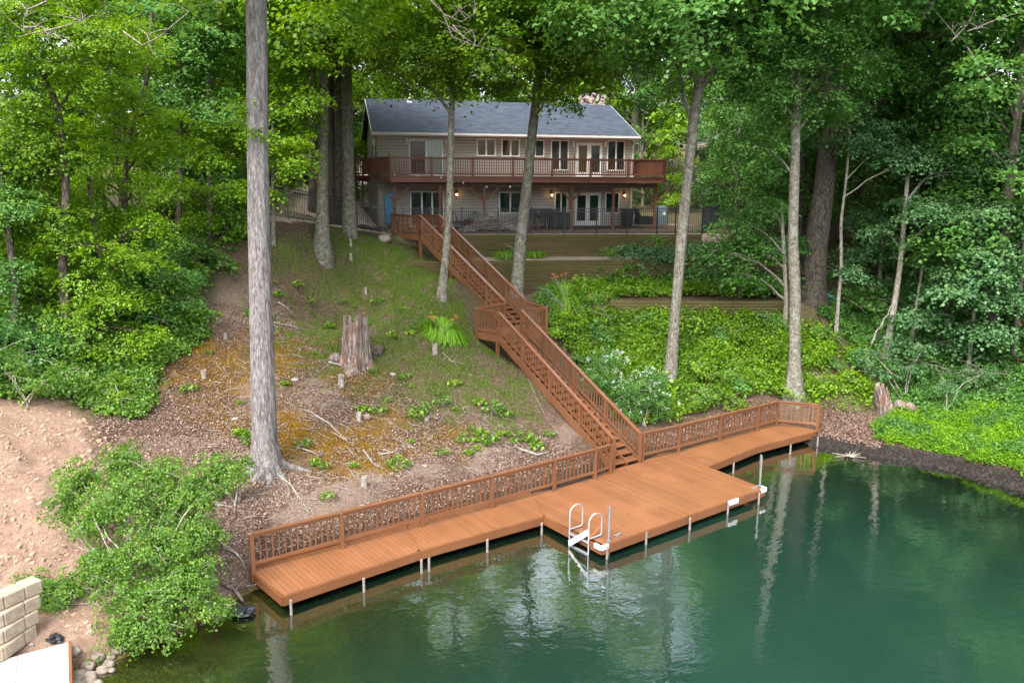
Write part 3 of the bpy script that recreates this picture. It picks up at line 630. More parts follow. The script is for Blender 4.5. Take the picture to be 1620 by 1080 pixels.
# openings
def opening(x0, x1, y0, y1, lights, kind='window', gl=None, z0=None, fr=.075):
    t0, za = facade(x0, (y0+y1)/2); t1, _ = facade(x1, (y0+y1)/2); zt = facade((x0+x1)/2, y0)[1]; zb = z0 if z0 is not None else facade((x0+x1)/2, y1)[1]
    mb = MB(); hbox(mb, t0, t0+fr, -.06, .0, zb, zt); hbox(mb, t1-fr, t1, -.06, .0, zb, zt)
    hbox(mb, t0+fr, t1-fr, -.06, 0, zt-fr, zt); hbox(mb, t0+fr, t1-fr, -.06, 0, zb, zb+fr)
    wi = (t1-t0-2*fr)/lights
    for k in range(1, lights): c_ = t0+fr+wi*k; hbox(mb, c_-.05, c_+.05, -.055, 0, zb+fr, zt-fr)
    f = mb.build(kind, M['white'], hs_)
    for k in range(lights):
        a = t0+fr+wi*k+(.05 if k else 0); b = t0+fr+wi*(k+1)-(.05 if k < lights-1 else 0)
        pnl = MB(); s_ = .09 if kind == 'french_door' else .03
        if kind == 'french_door':
            hbox(pnl, a, a+s_, -.045, 0, zb+fr, zt-fr); hbox(pnl, b-s_, b, -.045, 0, zb+fr, zt-fr); hbox(pnl, a+s_, b-s_, -.045, 0, zb+fr, zb+fr+.22); hbox(pnl, a+s_, b-s_, -.045, 0, zt-fr-.1, zt-fr)
            pnl.build('door_leaf', M['white'], f); zz0, zz1 = zb+fr+.22, zt-fr-.1
        else: s_ = 0; zz0, zz1 = zb+fr, zt-fr
        pn = MB(); V = [hp(a+s_, -.02, zz0), hp(b-s_, -.02, zz0), hp(b-s_, -.02, zz1), hp(a+s_, -.02, zz1)]
        pn.obox(sum(V)/4, (V[1]-V[0])/2, np.array([*HN, 0])*.008, (V[3]-V[0])/2)
        g = gl[k] if isinstance(gl, list) else (gl or 'glass'); pn.build('pane', M[g], f)
    return f
opening(647, 701, 221, 277, 2, 'sliding_door', ['glass', 'curtain'], z0=FZ+.02)
opening(754, 784, 219.5, 247.5, 2, gl=['lamplit', 'lamplit']); opening(793, 822, 220, 248, 2, gl=['lamplit', 'lamplit']); opening(831.5, 861, 221, 248.5, 2)
opening(871, 899.5, 221.5, 270, 2); opening(911, 952, 226, 277, 2, 'french_door', ['lamplit', 'glass'], z0=FZ+.02); opening(960, 988, 222.5, 270.5, 2)
opening(649, 702, 302.5, 360, 3, 'sliding_door', 'glassg', z0=PZ+.05); opening(789, 825, 303.5, 338, 2, gl='glassg'); opening(877, 897.5, 304, 338, 2, gl='glassg')
opening(909, 949.5, 305, 361, 2, 'french_door', 'glassg', z0=PZ+.05); opening(957, 979.5, 304.5, 338, 2, gl='glassg')
mb = MB(); f = hbox(mb, -.035, .0, 3.2, 4.3, FZ+.9, FZ+2.1); mb.build('side_window', M['white'], hs_)
mb = MB(); hbox(mb, -.045, -.0, 3.3, 4.2, FZ+1., FZ+2.); mb.build('side_pane', M['glass'], hs_)
def lantern(t, z, n=-.0, lit=False):
    mb = MB(); c_ = hp(t, n-.12, z); mb.lathe(c_, [(.02, .22), (.09, .12), (.08, .1), (.05, -.14), (.03, -.16), (.02, -.2)], 8); mb.beam(hp(t, n, z+.1), hp(t, n-.12, z+.2), .02, .02); mb.beam(hp(t, n, z), hp(t, n-.02, z), .1, .2)
    return mb.build('wall_lantern', M['white'] if not lit else M['black'], hs_)
for px, py in ((642.5, 224), (705, 225), (907, 229), (957, 229)): lantern(*facade(px, py))
mb = MB(); c_ = hp(-.16, .8, FZ+2.0); mb.lathe(c_, [(.02, .24), (.1, .12), (.09, .1), (.06, -.16), (.02, -.2)], 8); mb.build('wall_lantern', M['white'], hs_)
for px, py in ((722, 307.5), (872, 308.5), (987, 309)):
    t, z = facade(px, py); l_ = lantern(t, z, 0, True); mb = MB(); mb.lathe(hp(t, -.17, z), [(.01, .06), (.055, .03), (.055, -.05), (.01, -.08)], 8); mb.build('lit_bulb', M['lamp'], l_)
    ld = bpy.data.lights.new('lamp_light', 'POINT'); ld.energy = 1.3; ld.color = (1, .55, .25); ld.shadow_soft_size = .05
    lo = bpy.data.objects.new('lamp_light', ld); COL.objects.link(lo); lo.location = tuple(hp(t, -.32, z-.02))
# ---------------------------------------------------------------- upper deck on the house
dk = thing('raised_deck', 'brown raised wooden deck with baluster railing across the upper floor of the house', 'deck', hp(HL/2, -3.2, PZ))
DN = -4.1
tA = facade(616, 262, DN)[0]; tB = facade(1052, 266, DN)[0]
fl = [hp(tA, DN, 0)[:2], hp(tB, DN, 0)[:2], hp(tB, 2.0, 0)[:2], hp(HL+.02, 2.0, 0)[:2], hp(HL+.02, -.03, 0)[:2], hp(-.02, -.03, 0)[:2]]
mb = MB(); mb.prism([hp(tA, DN, 0)[:2], hp(tB, DN, 0)[:2], hp(tB, -.03, 0)[:2], hp(tA, -.03, 0)[:2]], FZ-.04, FZ)
mb.prism([hp(HL+.03, -.028, 0)[:2], hp(tB, -.028, 0)[:2], hp(tB, 2.5, 0)[:2], hp(HL+.03, 2.5, 0)[:2]], FZ-.04, FZ)
tC, nC = -1.95, 3.2
mb.prism([hp(tA, DN, 0)[:2]+HN*.02, hp(tA, -.03, 0)[:2], hp(-.04, -.03, 0)[:2], hp(-.04, 5, 0)[:2], hp(tC, 5, 0)[:2], hp(tC, nC, 0)[:2]] if tA < 0 else [hp(tC, nC, 0)[:2], hp(0, -.03, 0)[:2], hp(-.04, 5, 0)[:2], hp(tC, 5, 0)[:2]], FZ-.041, FZ-.002)
mb.build('deck_floor', M['deckw'], dk)
runs = [(hp(tA, DN, FZ), hp(tB, DN, FZ)), (hp(tB, DN, FZ), hp(tB, 2.5, FZ)), (hp(tB, 2.5, FZ), hp(HL+.1, 2.5, FZ))]
lc0, lc1 = hp(-.75, nC, FZ), hp(-2.35, nC, FZ)
runs += [(hp(tA, DN, FZ), lc0), (lc0, lc1), (lc1, hp(-2.35, 8.2, FZ))]
for a, b in runs:
    L = np.linalg.norm(b-a); nb = max(1, round(L/2.3)); mb = MB(); mb.beam(a-(0, 0, .19), b-(0, 0, .19), .05, .3); mb.build('rim_joist', M['deckw'], dk)
    mb = MB(); mb.beam(a-(0, 0, .0)+(0, -.03, .0), b+(0, -.03, .0), .12, .05); mb.build('drip_board', M['deckw'], dk)
    for k in range(nb):
        p, q = a+(b-a)*k/nb, a+(b-a)*(k+1)/nb; rail_bay(p, q, dk, M['deckw'], 1.06, .1, max(2, round(L/nb/.14)), cap=.15, w_=.042)
        post(p, FZ-.35, FZ+1.1, dk, M['deckw'], .12, HA)
post(runs[0][1], FZ-.35, FZ+1.1, dk, M['deckw'], .12, HA); post(runs[0][0], FZ+1.1, FZ+1.28, dk, M['deckw'], .06, HA); post(hp(facade(909, 240, DN)[0], DN, FZ), FZ+1.07, FZ+1.22, dk, M['deckw'], .06, HA)
mb = MB(); mb.beam(hp(tA+.2, DN+.55, FZ-.5), hp(tB-.2, DN+.55, FZ-.5), .12, .26); mb.beam(hp(tA+.2, -.2, FZ-.3), hp(tB-.2, -.2, FZ-.3), .1, .2)
for k in range(26):
    t = tA+.3+(tB-tA-.6)*k/25; mb.beam(hp(t, DN+.1, FZ-.17), hp(t, -.05, FZ-.17), .05, .22)
mb.build('floor_beams', M['darkbeam'], dk)
for px in (624, 696, 766, 836, 904, 970, 1036):
    t = facade(px, 320, DN+.55)[0]; p = hp(t, DN+.55, 0); post(p, PZ-.1, FZ-.62, dk, M['deckpost'], .15, HA)
    if px in (766, 904, 624, 1036):
        for s_ in (-1, 1):
            mb = MB(); mb.beam(hp(t, DN+.55, FZ-1.45), hp(t+s_*.85, DN+.55, FZ-.65), .09, .09); mb.build('knee_brace', M['deckpost'], dk)
for t, n in ((-2.3, nC+.1), (-.8, nC+.1), (-2.3, 8), (tB-.3, 2.2)):
    p = hp(t, n, 0); g = float(H(p[0], p[1])); post(p, g-.2, FZ-.3, dk, M['deckpost'], .13, HA)
# string lights
slt = thing('string_lights', 'string of small pale globe bulbs drooping under the raised deck', 'string lights', hp(5, DN-.1, FZ-.4))
bpx = [(624,277),(661,278.5),(698,281.5),(733,289.5),(770,296.5),(807,296),(836,298)]
bp = [hp(facade(x, y, DN-.1)[0], DN-.1, facade(x, y, DN-.1)[1]) for x, y in bpx]
mb = MB(); mb.tube([b+(0, 0, .08) for b in bp], .008, 4); mb.build('cable', M['black'], slt)
for b in bp:
    mb = MB(); mb.lathe(b, [(.012, .08), (.03, .05), (.045, 0), (.03, -.04), (.005, -.05)], 8); mb.build('bulb', M['bulb'], slt)
# shepherd hook at right end
h0 = hp(tB, 1.2, FZ-.2); hk = thing('feeder_hook', 'tall pale shepherd hook clamped to the right end of the deck railing', 'hook', h0)
mb = MB(); pts = [h0+(0, 0, z) for z in (0, 1, 2.2)]+[h0+np.array([.15*(1-math.cos(a))*1.6, 0, 2.2+.22*math.sin(a)]) for a in (.6, 1.2, 1.9, 2.6, 3.1)]+[h0+(.48, 0, 1.95)]
mb.tube(pts, .02, 6); mb.build('rod', M['galv'], hk)

# ================================================================ BLACK METAL FENCES
def fence(pts, label, hgt=1.45, pn=None):
    t_ = thing('metal_fence', label, 'fence', pts[0], 'black picket fences around the patio and yard')
    for p in pts: mb = MB(); mb.box((p[0], p[1], p[2]+hgt/2), (.06, .06, hgt+.14), HA); o = mb.build('post', M['black'], t_)
    for a, b in zip(pts[:-1], pts[1:]):
        a, b = np.array(a), np.array(b); mb = MB(); u = np.array([0, 0, 1.]); L = np.linalg.norm(b-a)
        for h_ in (.12, hgt-.18, hgt-.02): mb.beam(a+u*h_, b+u*h_, .03, .03)
        n = round(L/.115)
        for i in range(1, n): c_ = a+(b-a)*i/n; mb.beam(c_+u*.05, c_+u*hgt, .02, .02)
        mb.build('picket_panel', M['black'], t_)
dW = (W1b-W1a)/np.linalg.norm(W1b-W1a); nW = np.array([-dW[1], dW[0]])
fp = []
for px in (638, 680.5, 731, 788, 841, 893, 943, 991, 1039, 1068, 1110):
    r = ray(px, 368); o = W1a+nW*.25; k = (o@nW)/(r[:2]@nW); q = (CAM+r*k)[:2]; fp.append((q[0], q[1], PZ))
fence(fp, 'black metal picket fence along the patio edge on top of the timber wall')
lf = [(612,369),(566,362),(511,355),(456,347),(400,341),(345,338)]
lf = [(p[0], p[1], float(H(p[0], p[1]))) for p in [G(*q) for q in lf]]
fence(lf, 'black metal picket fence stepping up the slope left of the landing', 1.5)
fence([fp[-1], tuple(np.array(fp[-1])+(1.2, 3.0, 0)), tuple(np.array(fp[-1])+(2.4, 6.0, 0))], 'short black picket fence running back from the right end of the patio')

# ================================================================ PATIO AND YARD THINGS
def onp(px, n):                                        # point on the patio under column px at house-depth n
    t = facade(px, 350, n)[0]; return hp(t, n, PZ)
A3, N3 = np.array([*HA, 0]), np.array([*HN, 0]); U3 = np.array([0, 0, 1.])
c_ = onp(848, -1.6); tb = thing('bar_table', 'tall dark outdoor bar table on the patio behind the fence', 'table', c_)
mb = MB(); mb.obox(c_+U3*1.15, A3*.95, N3*.45, U3*.04); mb.build('tabletop', M['black'], tb)
for s_ in (-1, 1):
    for r_ in (-1, 1): mb = MB(); mb.obox(c_+A3*.85*s_+N3*.35*r_+U3*.55, A3*.05, N3*.05, U3*.55); mb.build('leg', M['black'], tb)
stl = None
for i, (px, n) in enumerate(((829, -2.3), (843, -2.3), (858, -2.35), (871, -1.9))):
    c_ = onp(px, n)
    if stl is None:
        stl = thing('bar_stool', 'x', 'stool', c_, 'dark wicker bar stools around the patio table'); mb = MB(); mb.obox(c_+U3*.72, A3*.24, N3*.22, U3*.05); mb.build('seat', M['wicker'], stl)
        mb = MB(); mb.obox(c_+U3*.97-N3*.2, A3*.24, N3*.025, U3*.2); mb.build('backrest', M['wicker'], stl)
        for s_ in (-1, 1):
            for r_ in (-1, 1): mb = MB(); mb.beam(c_+A3*.25*s_+N3*.23*r_, c_+A3*.2*s_+N3*.18*r_+U3*.7, .05, .05); mb.build('leg', M['black'], stl)
        s = stl
    else: s = copy_tree(stl, c_, 0)
    s['label'] = ['dark wicker bar stool at the left end of the patio bar table', 'dark wicker bar stool second from left at the patio bar table', 'dark wicker bar stool in front of the middle right of the bar table', 'dark wicker bar stool at the right end of the patio bar table'][i]
c_ = onp(886, -1.3); cb = thing('patio_cabinet', 'low dark storage cabinet left of the lower french doors', 'cabinet', c_)
mb = MB(); mb.obox(c_+U3*.45, A3*.55, N3*.3, U3*.42); mb.build('body', M['bin'], cb); mb = MB(); mb.obox(c_+U3*.9, A3*.6, N3*.34, U3*.03); mb.build('lid', M['wicker'], cb)
c_ = onp(992, -1.0); tr_ = thing('waste_bin', 'dark plastic wheeled waste bin against the right corner of the lower wall', 'bin', c_)
mb = MB(); mb.tube([c_+U3*.05, c_+U3*1.1], [.34, .46], 4); mb.build('body', M['bin'], tr_); mb = MB(); mb.obox(c_+U3*1.13, A3*.4, N3*.4, U3*.04); mb.build('lid', M['bin'], tr_)
for s_ in (-1, 1): mb = MB(); mb.tube([c_+A3*.25*s_+N3*.3+U3*.1-A3*.03, c_+A3*.25*s_+N3*.3+U3*.1+A3*.03], .1, 10); mb.build('wheel', M['black'], tr_)
c_ = onp(1046, .5); ac = thing('covered_grill', 'grey blue covered grill standing right of the corner deck post', 'grill', c_)
mb = MB(); mb.tube([c_, c_+U3*.9, c_+U3*1.25, c_+U3*1.3], [.5, .46, .38, .1], 8); mb.build('cover', M['greyplastic'], ac); mb = MB(); mb.obox(c_+U3*.8-N3*.45, A3*.1, N3*.02, U3*.12); mb.build('label_tag', M['white'], ac)
c_ = onp(1018, 1.0); ch_ = thing('lounge_chair', 'low dark wicker lounge chair between the house corner and the corner deck post', 'chair', c_)
mb = MB(); mb.obox(c_+U3*.35, A3*.5, N3*.4, U3*.1); mb.build('seat', M['wicker'], ch_); mb = MB(); mb.obox(c_+U3*.7-A3*.45, A3*.06, N3*.4, U3*.35-A3*.12); mb.build('backrest', M['wicker'], ch_)
for s_ in (-1, 1): mb = MB(); mb.obox(c_+U3*.3+N3*.38*s_, A3*.5, N3*.05, U3*.28); mb.build('arm', M['wicker'], ch_)
c_ = hp(facade(615, 325, -1.2)[0], -1.2, PZ+.0); kb = thing('paddle_board', 'bright blue paddle board standing upright at the left corner of the lower wall', 'paddle board', c_)
mb = MB(); mb.obox(c_+U3*1.25, A3*.28, N3*.06, U3*.95); o = mb.build('board', M['blueplastic'], kb); m_ = o.modifiers.new('b', 'BEVEL'); m_.width = .2; m_.segments = 4
mb = MB(); mb.obox(c_+U3*.15, A3*.06, N3*.05, U3*.18); mb.build('stand', M['black'], kb)
c_ = onp(742, -2.6); fpn = thing('fire_table', 'round fire pit bowl with maroon cover left of the brush pile', 'fire pit', c_)
mb = MB(); mb.lathe(c_, [(.35, 0), (.4, .1), (.62, .42), (.66, .5), (.1, .54)], 14); mb.build('bowl', M['cloth'], fpn); mb = MB(); mb.lathe(c_+U3*.55, [(.3, 0), (.28, .06), (.05, .1)], 12); mb.build('lid', M['black'], fpn)
for i, (px, n, rz) in enumerate(((722, -2.0, .5), (748, -1.3, -.4))):
    c_ = onp(px, n); k = thing('patio_chair', ['dark metal patio chair left of the fire pit', 'dark metal patio chair with curved back behind the fire pit'][i], 'chair', c_, 'dark chairs around the fire pit')
    a = A3*math.cos(rz)+N3*math.sin(rz); b = np.array([-a[1], a[0], 0])
    mb = MB(); mb.obox(c_+U3*.42, a*.27, b*.25, U3*.03); mb.build('seat', M['black'], k); mb = MB(); mb.tube([c_+b*.25-a*.27+U3*.42, c_+b*.32-a*.2+U3*.9, c_+b*.34+U3*1.0, c_+b*.32+a*.2+U3*.9, c_+b*.25+a*.27+U3*.42], .03, 6); mb.tube([c_+b*.25+U3*.42, c_+b*.34+U3*1.0], .02, 6); mb.build('backrest', M['black'], k)
    for s_ in (-1, 1):
        for r_ in (-1, 1): mb = MB(); mb.tube([c_+a*.25*s_+b*.23*r_, c_+a*.22*s_+b*.2*r_+U3*.42], .018, 6); mb.build('leg', M['black'], k)
# brush pile of cut branches
c_ = onp(775, -3.7); mb = MB(); q = random.Random(3)
for i in range(420):
    x = max(-1.5, min(1.5, q.gauss(0, .75))); y = q.gauss(0, .35); hmax = .95*math.exp(-(x/.85)**2); z = q.uniform(0, hmax)
    a = q.uniform(-.7, .7); e = q.uniform(-.35, .35); L = q.uniform(.15, .45); d = A3*math.cos(a)+N3*math.sin(a)+U3*e
    o_ = c_+A3*x+N3*y+U3*(z+.05); mb.tube([o_-d*L, o_+d*L], q.uniform(.012, .04), 5)
for i in range(7):
    o_ = c_+A3*q.uniform(-.6, .3)+U3*.4; mb.tube([o_, o_+A3*q.uniform(.2, .9)+U3*q.uniform(.4, .8)], .018, 5)
mb.build('brush_pile', M['deadwood'], None, loc=c_, label='heap of cut branches and sticks behind the patio fence', cat='brush pile')
c_ = np.array([*(tl[3]+np.array((.3, .9))), PZ]); fw = thing('firewood_stack', 'round stack of split firewood behind the upper stair landing', 'firewood', c_)
k = 0
for r_ in range(5):
    for i in range(6-r_ % 2):
        p = c_+A3*((i-2.5+.5*(r_ % 2))*.17)+U3*(.1+r_*.16); mb = MB(); mb.tube([p-N3*.2, p+N3*.2], .08, 6); mb.build('log', M['deadwood'] if (i+r_) % 2 else M['rotten'], fw)
# dark rocks by the fence foot, pale flat stone
def rock(px, py, s, mat, label, name='rock', grp=None, flat=.6, seed=0, at=None, rough=.16):
    g = G(px, py) if at is None else np.array(at); q = random.Random(seed*7+int(px)); bm_v = []; n1_, n2__ = 14, 10
    for j in range(n2__+1):
        ph = math.pi*j/n2__
        for i in range(n1_):
            a = 2*math.pi*i/n1_; v = np.array([math.sin(ph)*math.cos(a), math.sin(ph)*math.sin(a), math.cos(ph)*flat])
            o3 = Vector((seed*3.1, px*.1, 0)); k = 1+.42*mn.noise(Vector(v*1.3)+o3)+rough*mn.noise(Vector(v*3.4)+o3); v = v*k*s*np.array([1.15, .9, 1]); bm_v.append(g+v+(0, 0, s*flat*.35))
    Fc = [(j*n1_+i, (j+1)*n1_+i, (j+1)*n1_+(i+1) % n1_, j*n1_+(i+1) % n1_) for j in range(n2__) for i in range(n1_)]
    return meshobj(name, bm_v, Fc, mat, None, loc=g, smooth=rough < .3, label=label, cat='rock', group=grp)
for i, (px, py, s) in enumerate(((560,357,.22),(575,361,.28),(586,363,.2),(598,365,.24),(548,354,.15))): rock(px, py, s, M['darkrock'], 'dark rock lying along the foot of the sloping black fence', 'dark_rock', 'dark rocks at the foot of the fence', seed=i)
rock(609, 381, .3, M['palerock'], 'pale flat boulder leaning beside the upper stair landing', 'boulder', flat=.8, seed=9)
# ================================================================ FOLIAGE
def unit(v): return v/np.maximum(np.linalg.norm(v, axis=-1, keepdims=True), 1e-9)
def leafmesh(C, Nn, size, rng, asp=.42, droop=.25, Dir=None):
    n = len(C); Nn = unit(Nn); R = rng.normal(size=(n, 3)) if Dir is None else Dir+rng.normal(size=(n, 3))*.5
    T = unit(np.cross(Nn, R)); B = np.cross(Nn, T); s = size[:, None] if np.ndim(size) else size
    tip = T*.55-Nn*droop
    V = np.stack([C-T*.45*s, C+B*asp*s+Nn*.06*s+T*.04*s, C+tip*s, C-B*asp*s+Nn*.06*s+T*.04*s], 1)
    return V.reshape(-1, 3), np.arange(4*n).reshape(-1, 4)
def spray_points(blobs, dens, rng, style='flat', sr=.62, per=46, fill=.35):
    """blobs: (x,y,z, rx,ry,rz). Leaf clusters (sprays) spread through each blob -> centres, normals, tint"""
    Cs, Ns, Ts = [], [], []
    for b in blobs:
        c_ = np.array(b[:3], float); R = np.array(b[3:6], float); ns = max(3, int(dens*(R[0]*R[1]*R[2])**(2/3)*2.4))
        d = unit(rng.normal(size=(ns, 3))); rad = 1-np.abs(rng.normal(size=(ns, 1)))*fill; rad = np.clip(rad*(1+.28*np.sin(d[:, :1]*5+b[0])*np.cos(d[:, 1:2]*6+b[1])), .1, 1.25)
        sc_ = c_+d*R*rad; out_ = unit(d*np.array([1, 1, .5]))
        if style == 'flat': sn = unit(np.array([0, 0, 1.])+out_*.45+rng.normal(size=(ns, 3))*.16)
        else: sn = unit(np.array([0, 0, .6])+out_*.9+rng.normal(size=(ns, 3))*.35)
        t1 = unit(np.cross(sn, rng.normal(size=(ns, 3)))); t2 = np.cross(sn, t1); srr = sr*rng.uniform(.55, 1.35, (ns, 1, 1)); st_ = rng.uniform(0, 1, (ns, 1))
        a = rng.uniform(0, 2*np.pi, (ns, per, 1)); r_ = np.sqrt(rng.uniform(0, 1, (ns, per, 1)))
        rr_ = r_*(1+.3*np.sin(a*5+st_[:, :, None]*6)); up = rng.normal(size=(ns, per, 1))*.10-.22*rr_**2
        L = sc_[:, None]+(t1[:, None]*np.cos(a)*1.15+t2[:, None]*np.sin(a)*.85)*rr_*srr+sn[:, None]*up*srr*1.6
        N_ = sn[:, None]+rng.normal(size=(ns, per, 3))*(.34 if style == 'flat' else .6)+(L-sc_[:, None])*.35
        Cs.append(L.reshape(-1, 3)); Ns.append(N_.reshape(-1, 3)); Ts.append(np.clip(np.repeat(st_, per, 1)*.6+rng.uniform(0, .4, (ns, per)), 0, 1).ravel())
    return np.concatenate(Cs), np.concatenate(Ns), np.concatenate(Ts)
def crown(name, blobs, dens, size, mat, parent=None, style='flat', seed=1, sr=.62, per=46, fill=.35, asp=.42, **k):
    rng = np.random.default_rng(seed); C, N_, T = spray_points(blobs, dens, rng, style, sr, per, fill)
    V, Fq = leafmesh(C, N_, size*rng.uniform(.65, 1.3, len(C)), rng, asp)
    return meshobj(name, V, Fq, mat, parent, tint=np.repeat(T, 4), **k)
def trunk_mesh(mb, pts, rad, n=14, amp=.05, freq=7, flare=0, seed=0, zf=.35, step=.25):
    """round, ridged trunk along pts"""
    P_ = np.array(pts, float); seg = np.linalg.norm(np.diff(P_, axis=0), axis=1); cum = np.r_[0, np.cumsum(seg)]
    m = max(4, int(cum[-1]/step)); s = np.linspace(0, cum[-1], m+1)
    C = np.stack([np.interp(s, cum, P_[:, i]) for i in range(3)], 1)
    for _ in range(int(1.2/step)): C[1:-1] = (C[:-2]+2*C[1:-1]+C[2:])/4
    Rr = np.interp(s, cum, rad); V = []; base = len(mb.V)
    for i in range(m+1):
        d = C[min(i+1, m)]-C[max(i-1, 0)]; d /= np.linalg.norm(d); x = np.cross((0, 1., 0), d); x /= np.linalg.norm(x); y = np.cross(d, x)
        fl = flare*math.exp(-max(0, s[i]-.6)/(.35+Rr[0]*.9))
        for k in range(n):
            a = 2*math.pi*k/n; u = np.array([math.cos(a)*1.0, math.sin(a), 0])
            nz = mn.noise(Vector((u[0]*freq*.35+seed, u[1]*freq*.35, s[i]*zf)))
            rg = abs(mn.noise(Vector((u[0]*freq, u[1]*freq, s[i]*zf*1.7+seed)))) if n > 20 else 0
            root = fl*(.7+.8*max(0, math.sin(a*5+seed*2))) 
            r_ = Rr[i]*(1+amp*2*nz-amp*2.2*rg+amp*.5+root); V.append(C[i]+r_*(x*u[0]+y*u[1]))
    mb.V += [tuple(v) for v in V]
    mb.F += [tuple(base+q for q in (i*n+k, i*n+(k+1) % n, (i+1)*n+(k+1) % n, (i+1)*n+k)) for i in range(m) for k in range(n)]
    return C
def limb(mb, a, b, r0, r1, seed=0, sag=.25, n=7, wob=.25, k=7):
    a, b = np.array(a, float), np.array(b, float); L = np.linalg.norm(b-a); q = random.Random(seed); pts = []
    o1 = np.array([q.uniform(-1, 1), q.uniform(-1, 1), q.uniform(0, 1)])*wob*L*.3
    for i in range(k+1):
        t = i/k; pts.append(a+(b-a)*t+o1*math.sin(t*math.pi)+np.array([0, 0, sag*L*.4])*math.sin(t*math.pi*.9)+np.array([q.uniform(-1, 1), q.uniform(-1, 1), q.uniform(-1, 1)])*L*.02*(0 < i < k))
    mb.tube(pts, [r0+(r1-r0)*i/k for i in range(k+1)], n, False); return pts
TREES = []
def tree(name, label, base_px, path, widths, blobs_px, leaf='maple', bark='bark_maple', dens=9, size=.15, group=None, base=None, hi=False, flare=.35, top=None,
         seed=1, style='flat', sr=.62, per=46, fill=.35, limbs=True, cat='tree', lean=0, extra=None, amp=.05, limb_r=.3, asp=.42):
    """path: photo columns/rows of the stem above its foot; blobs: (px, py, nearer(-)/farther(+) metres, rx, ry, rz) in metres"""
    g = G(*base_px) if base is None else np.array(base); _, _, d0 = proj(*g); t_ = thing(name, label, cat, g, group)
    pts = [g-(0, 0, .7), g+(0, 0, .02)]+[D(x, y, d0+lean*(base_px[1]-y)/1000) for x, y in path]
    if top is not None: pts.append(pts[-1]+np.array(top))
    rad = [w_/2*d0/F*(.88 if hi else .8) for w_ in widths]; rad = [rad[0]]+rad; 
    while len(rad) < len(pts): rad.append(rad[-1]*.35)
    rad = rad[:len(pts)]
    mb = MB(); trunk_mesh(mb, pts, rad, 40 if hi else 12, amp, 9 if hi else 5, flare, seed, .35, .09 if hi else .2)
    bl = []
    for b in blobs_px:
        c_ = D(b[0], b[1], d0+b[2]); bl.append((*c_, *b[3:6]))
    if limbs:
        top_ = pts[-1]
        for i, b in enumerate(bl):
            c_ = np.array(b[:3]); zs_ = c_[2]-.35*np.linalg.norm(c_[:2]-g[:2])-.3
            k = max(2, min(len(pts)-1, int(np.searchsorted([p[2] for p in pts], zs_)))); a, e = pts[k-1], pts[k]
            f_ = np.clip((zs_-a[2])/max(.01, e[2]-a[2]), 0, 1); s_ = a+(e-a)*f_; rb = (rad[k-1]+(rad[k]-rad[k-1])*f_)*.9
            L = np.linalg.norm(c_-s_); r0 = min(rb*.75, .02+.022*L); lp = limb(mb, s_, c_, r0, .012, seed+i)
            q = random.Random(seed*9+i)
            for j in range(4):
                o_ = np.array([q.uniform(-1, 1)*b[3], q.uniform(-1, 1)*b[4], q.uniform(-.6, .8)*b[5]])*.8; limb(mb, lp[3+j % 4], c_+o_, r0*.45, .007, seed*5+i+j, .1, 5, .3, 5)
    if extra: extra(mb, pts, g, d0)
    mb.build('trunk', M[bark], t_, smooth=True)
    if bl: crown('crown', bl, dens, size, M[leaf], t_, style, seed*13+1, sr, per, fill, asp)
    TREES.append(t_); return t_
# ---- big foreground oak
def oak_extra(mb, pts, g, d0):
    for a, L in ((.3, 1.5), (-.6, 1.1), (2.7, .9), (-1.9, .8), (-1.2, 1.0)):
        d = np.array([math.cos(a), math.sin(a), 0]); p = [g+d*.2+(0, 0, .35)]
        for k in range(1, 6): q = g+d*(.25+L*k/5)+np.array([-d[1], d[0], 0])*.12*math.sin(k); p.append(np.array([q[0], q[1], float(H(q[0], q[1]))+.05-.03*k]))
        mb.tube(p, [.2, .16, .11, .08, .05, .02], 8, False)
tree('oak_tree', 'massive pale grey oak trunk with deeply furrowed bark standing left of the dock railing', (418, 741), [(418,700),(415,560),(411,400),(408,250),(406,100),(405,-40),(404,-260)], [60,44,41,38,37,36,35,33,26],
     [(340,-330,0,3.5,3,2),(500,-420,1,3.5,3,2),(396,215,-.2,.28,.25,.3),(388,170,0,.25,.25,.25),(400,-520,2,4,3.5,2.5)], 'maple', 'bark_oak', 7, .13, hi=True, flare=.16, seed=3, top=(0, .5, 3), extra=oak_extra, amp=.045)
# ---- stems standing on the hillside
tree('maple_tree', 'straight grey brown tree standing on the grassy slope just below the left fence', (510, 403), [(510,330),(511,230),(512,120),(511,0),(512,-120)], [30,22,19,18,16,13,10],
     [(520,60,-1,2.2,2,1.2),(470,95,-2,1.8,1.8,.9),(560,30,-1,2.2,2,1),(440,150,-1,1.8,1.6,.9),(540,-60,0,3,3,2),(450,-20,0,2.6,2.6,1.6),(470,200,-1,1.1,1.1,.6)], 'maple', 'bark_maple', 9, .15, seed=4, group=None)
tree('maple_tree', 'slim leaning maple whose foot stands left of the upper stair flight', (698, 473), [(704,420),(711,330),(713,230),(716,120),(722,40),(726,-90)], [18,15,13,12,11,9,7,5],
     [(690,95,-1,2.1,2,1.1),(770,70,-2,2.2,2,1.2),(640,60,0,2.2,2,1.2),(720,10,-1,2.8,2.4,1.4),(735,135,-.5,1.2,1.2,.55),(640,130,1,1.5,1.4,.7),(700,-90,0,3,3,2),(590,20,1,2,2,1.2)], 'bright', 'bark_maple', 10, .15, seed=5)
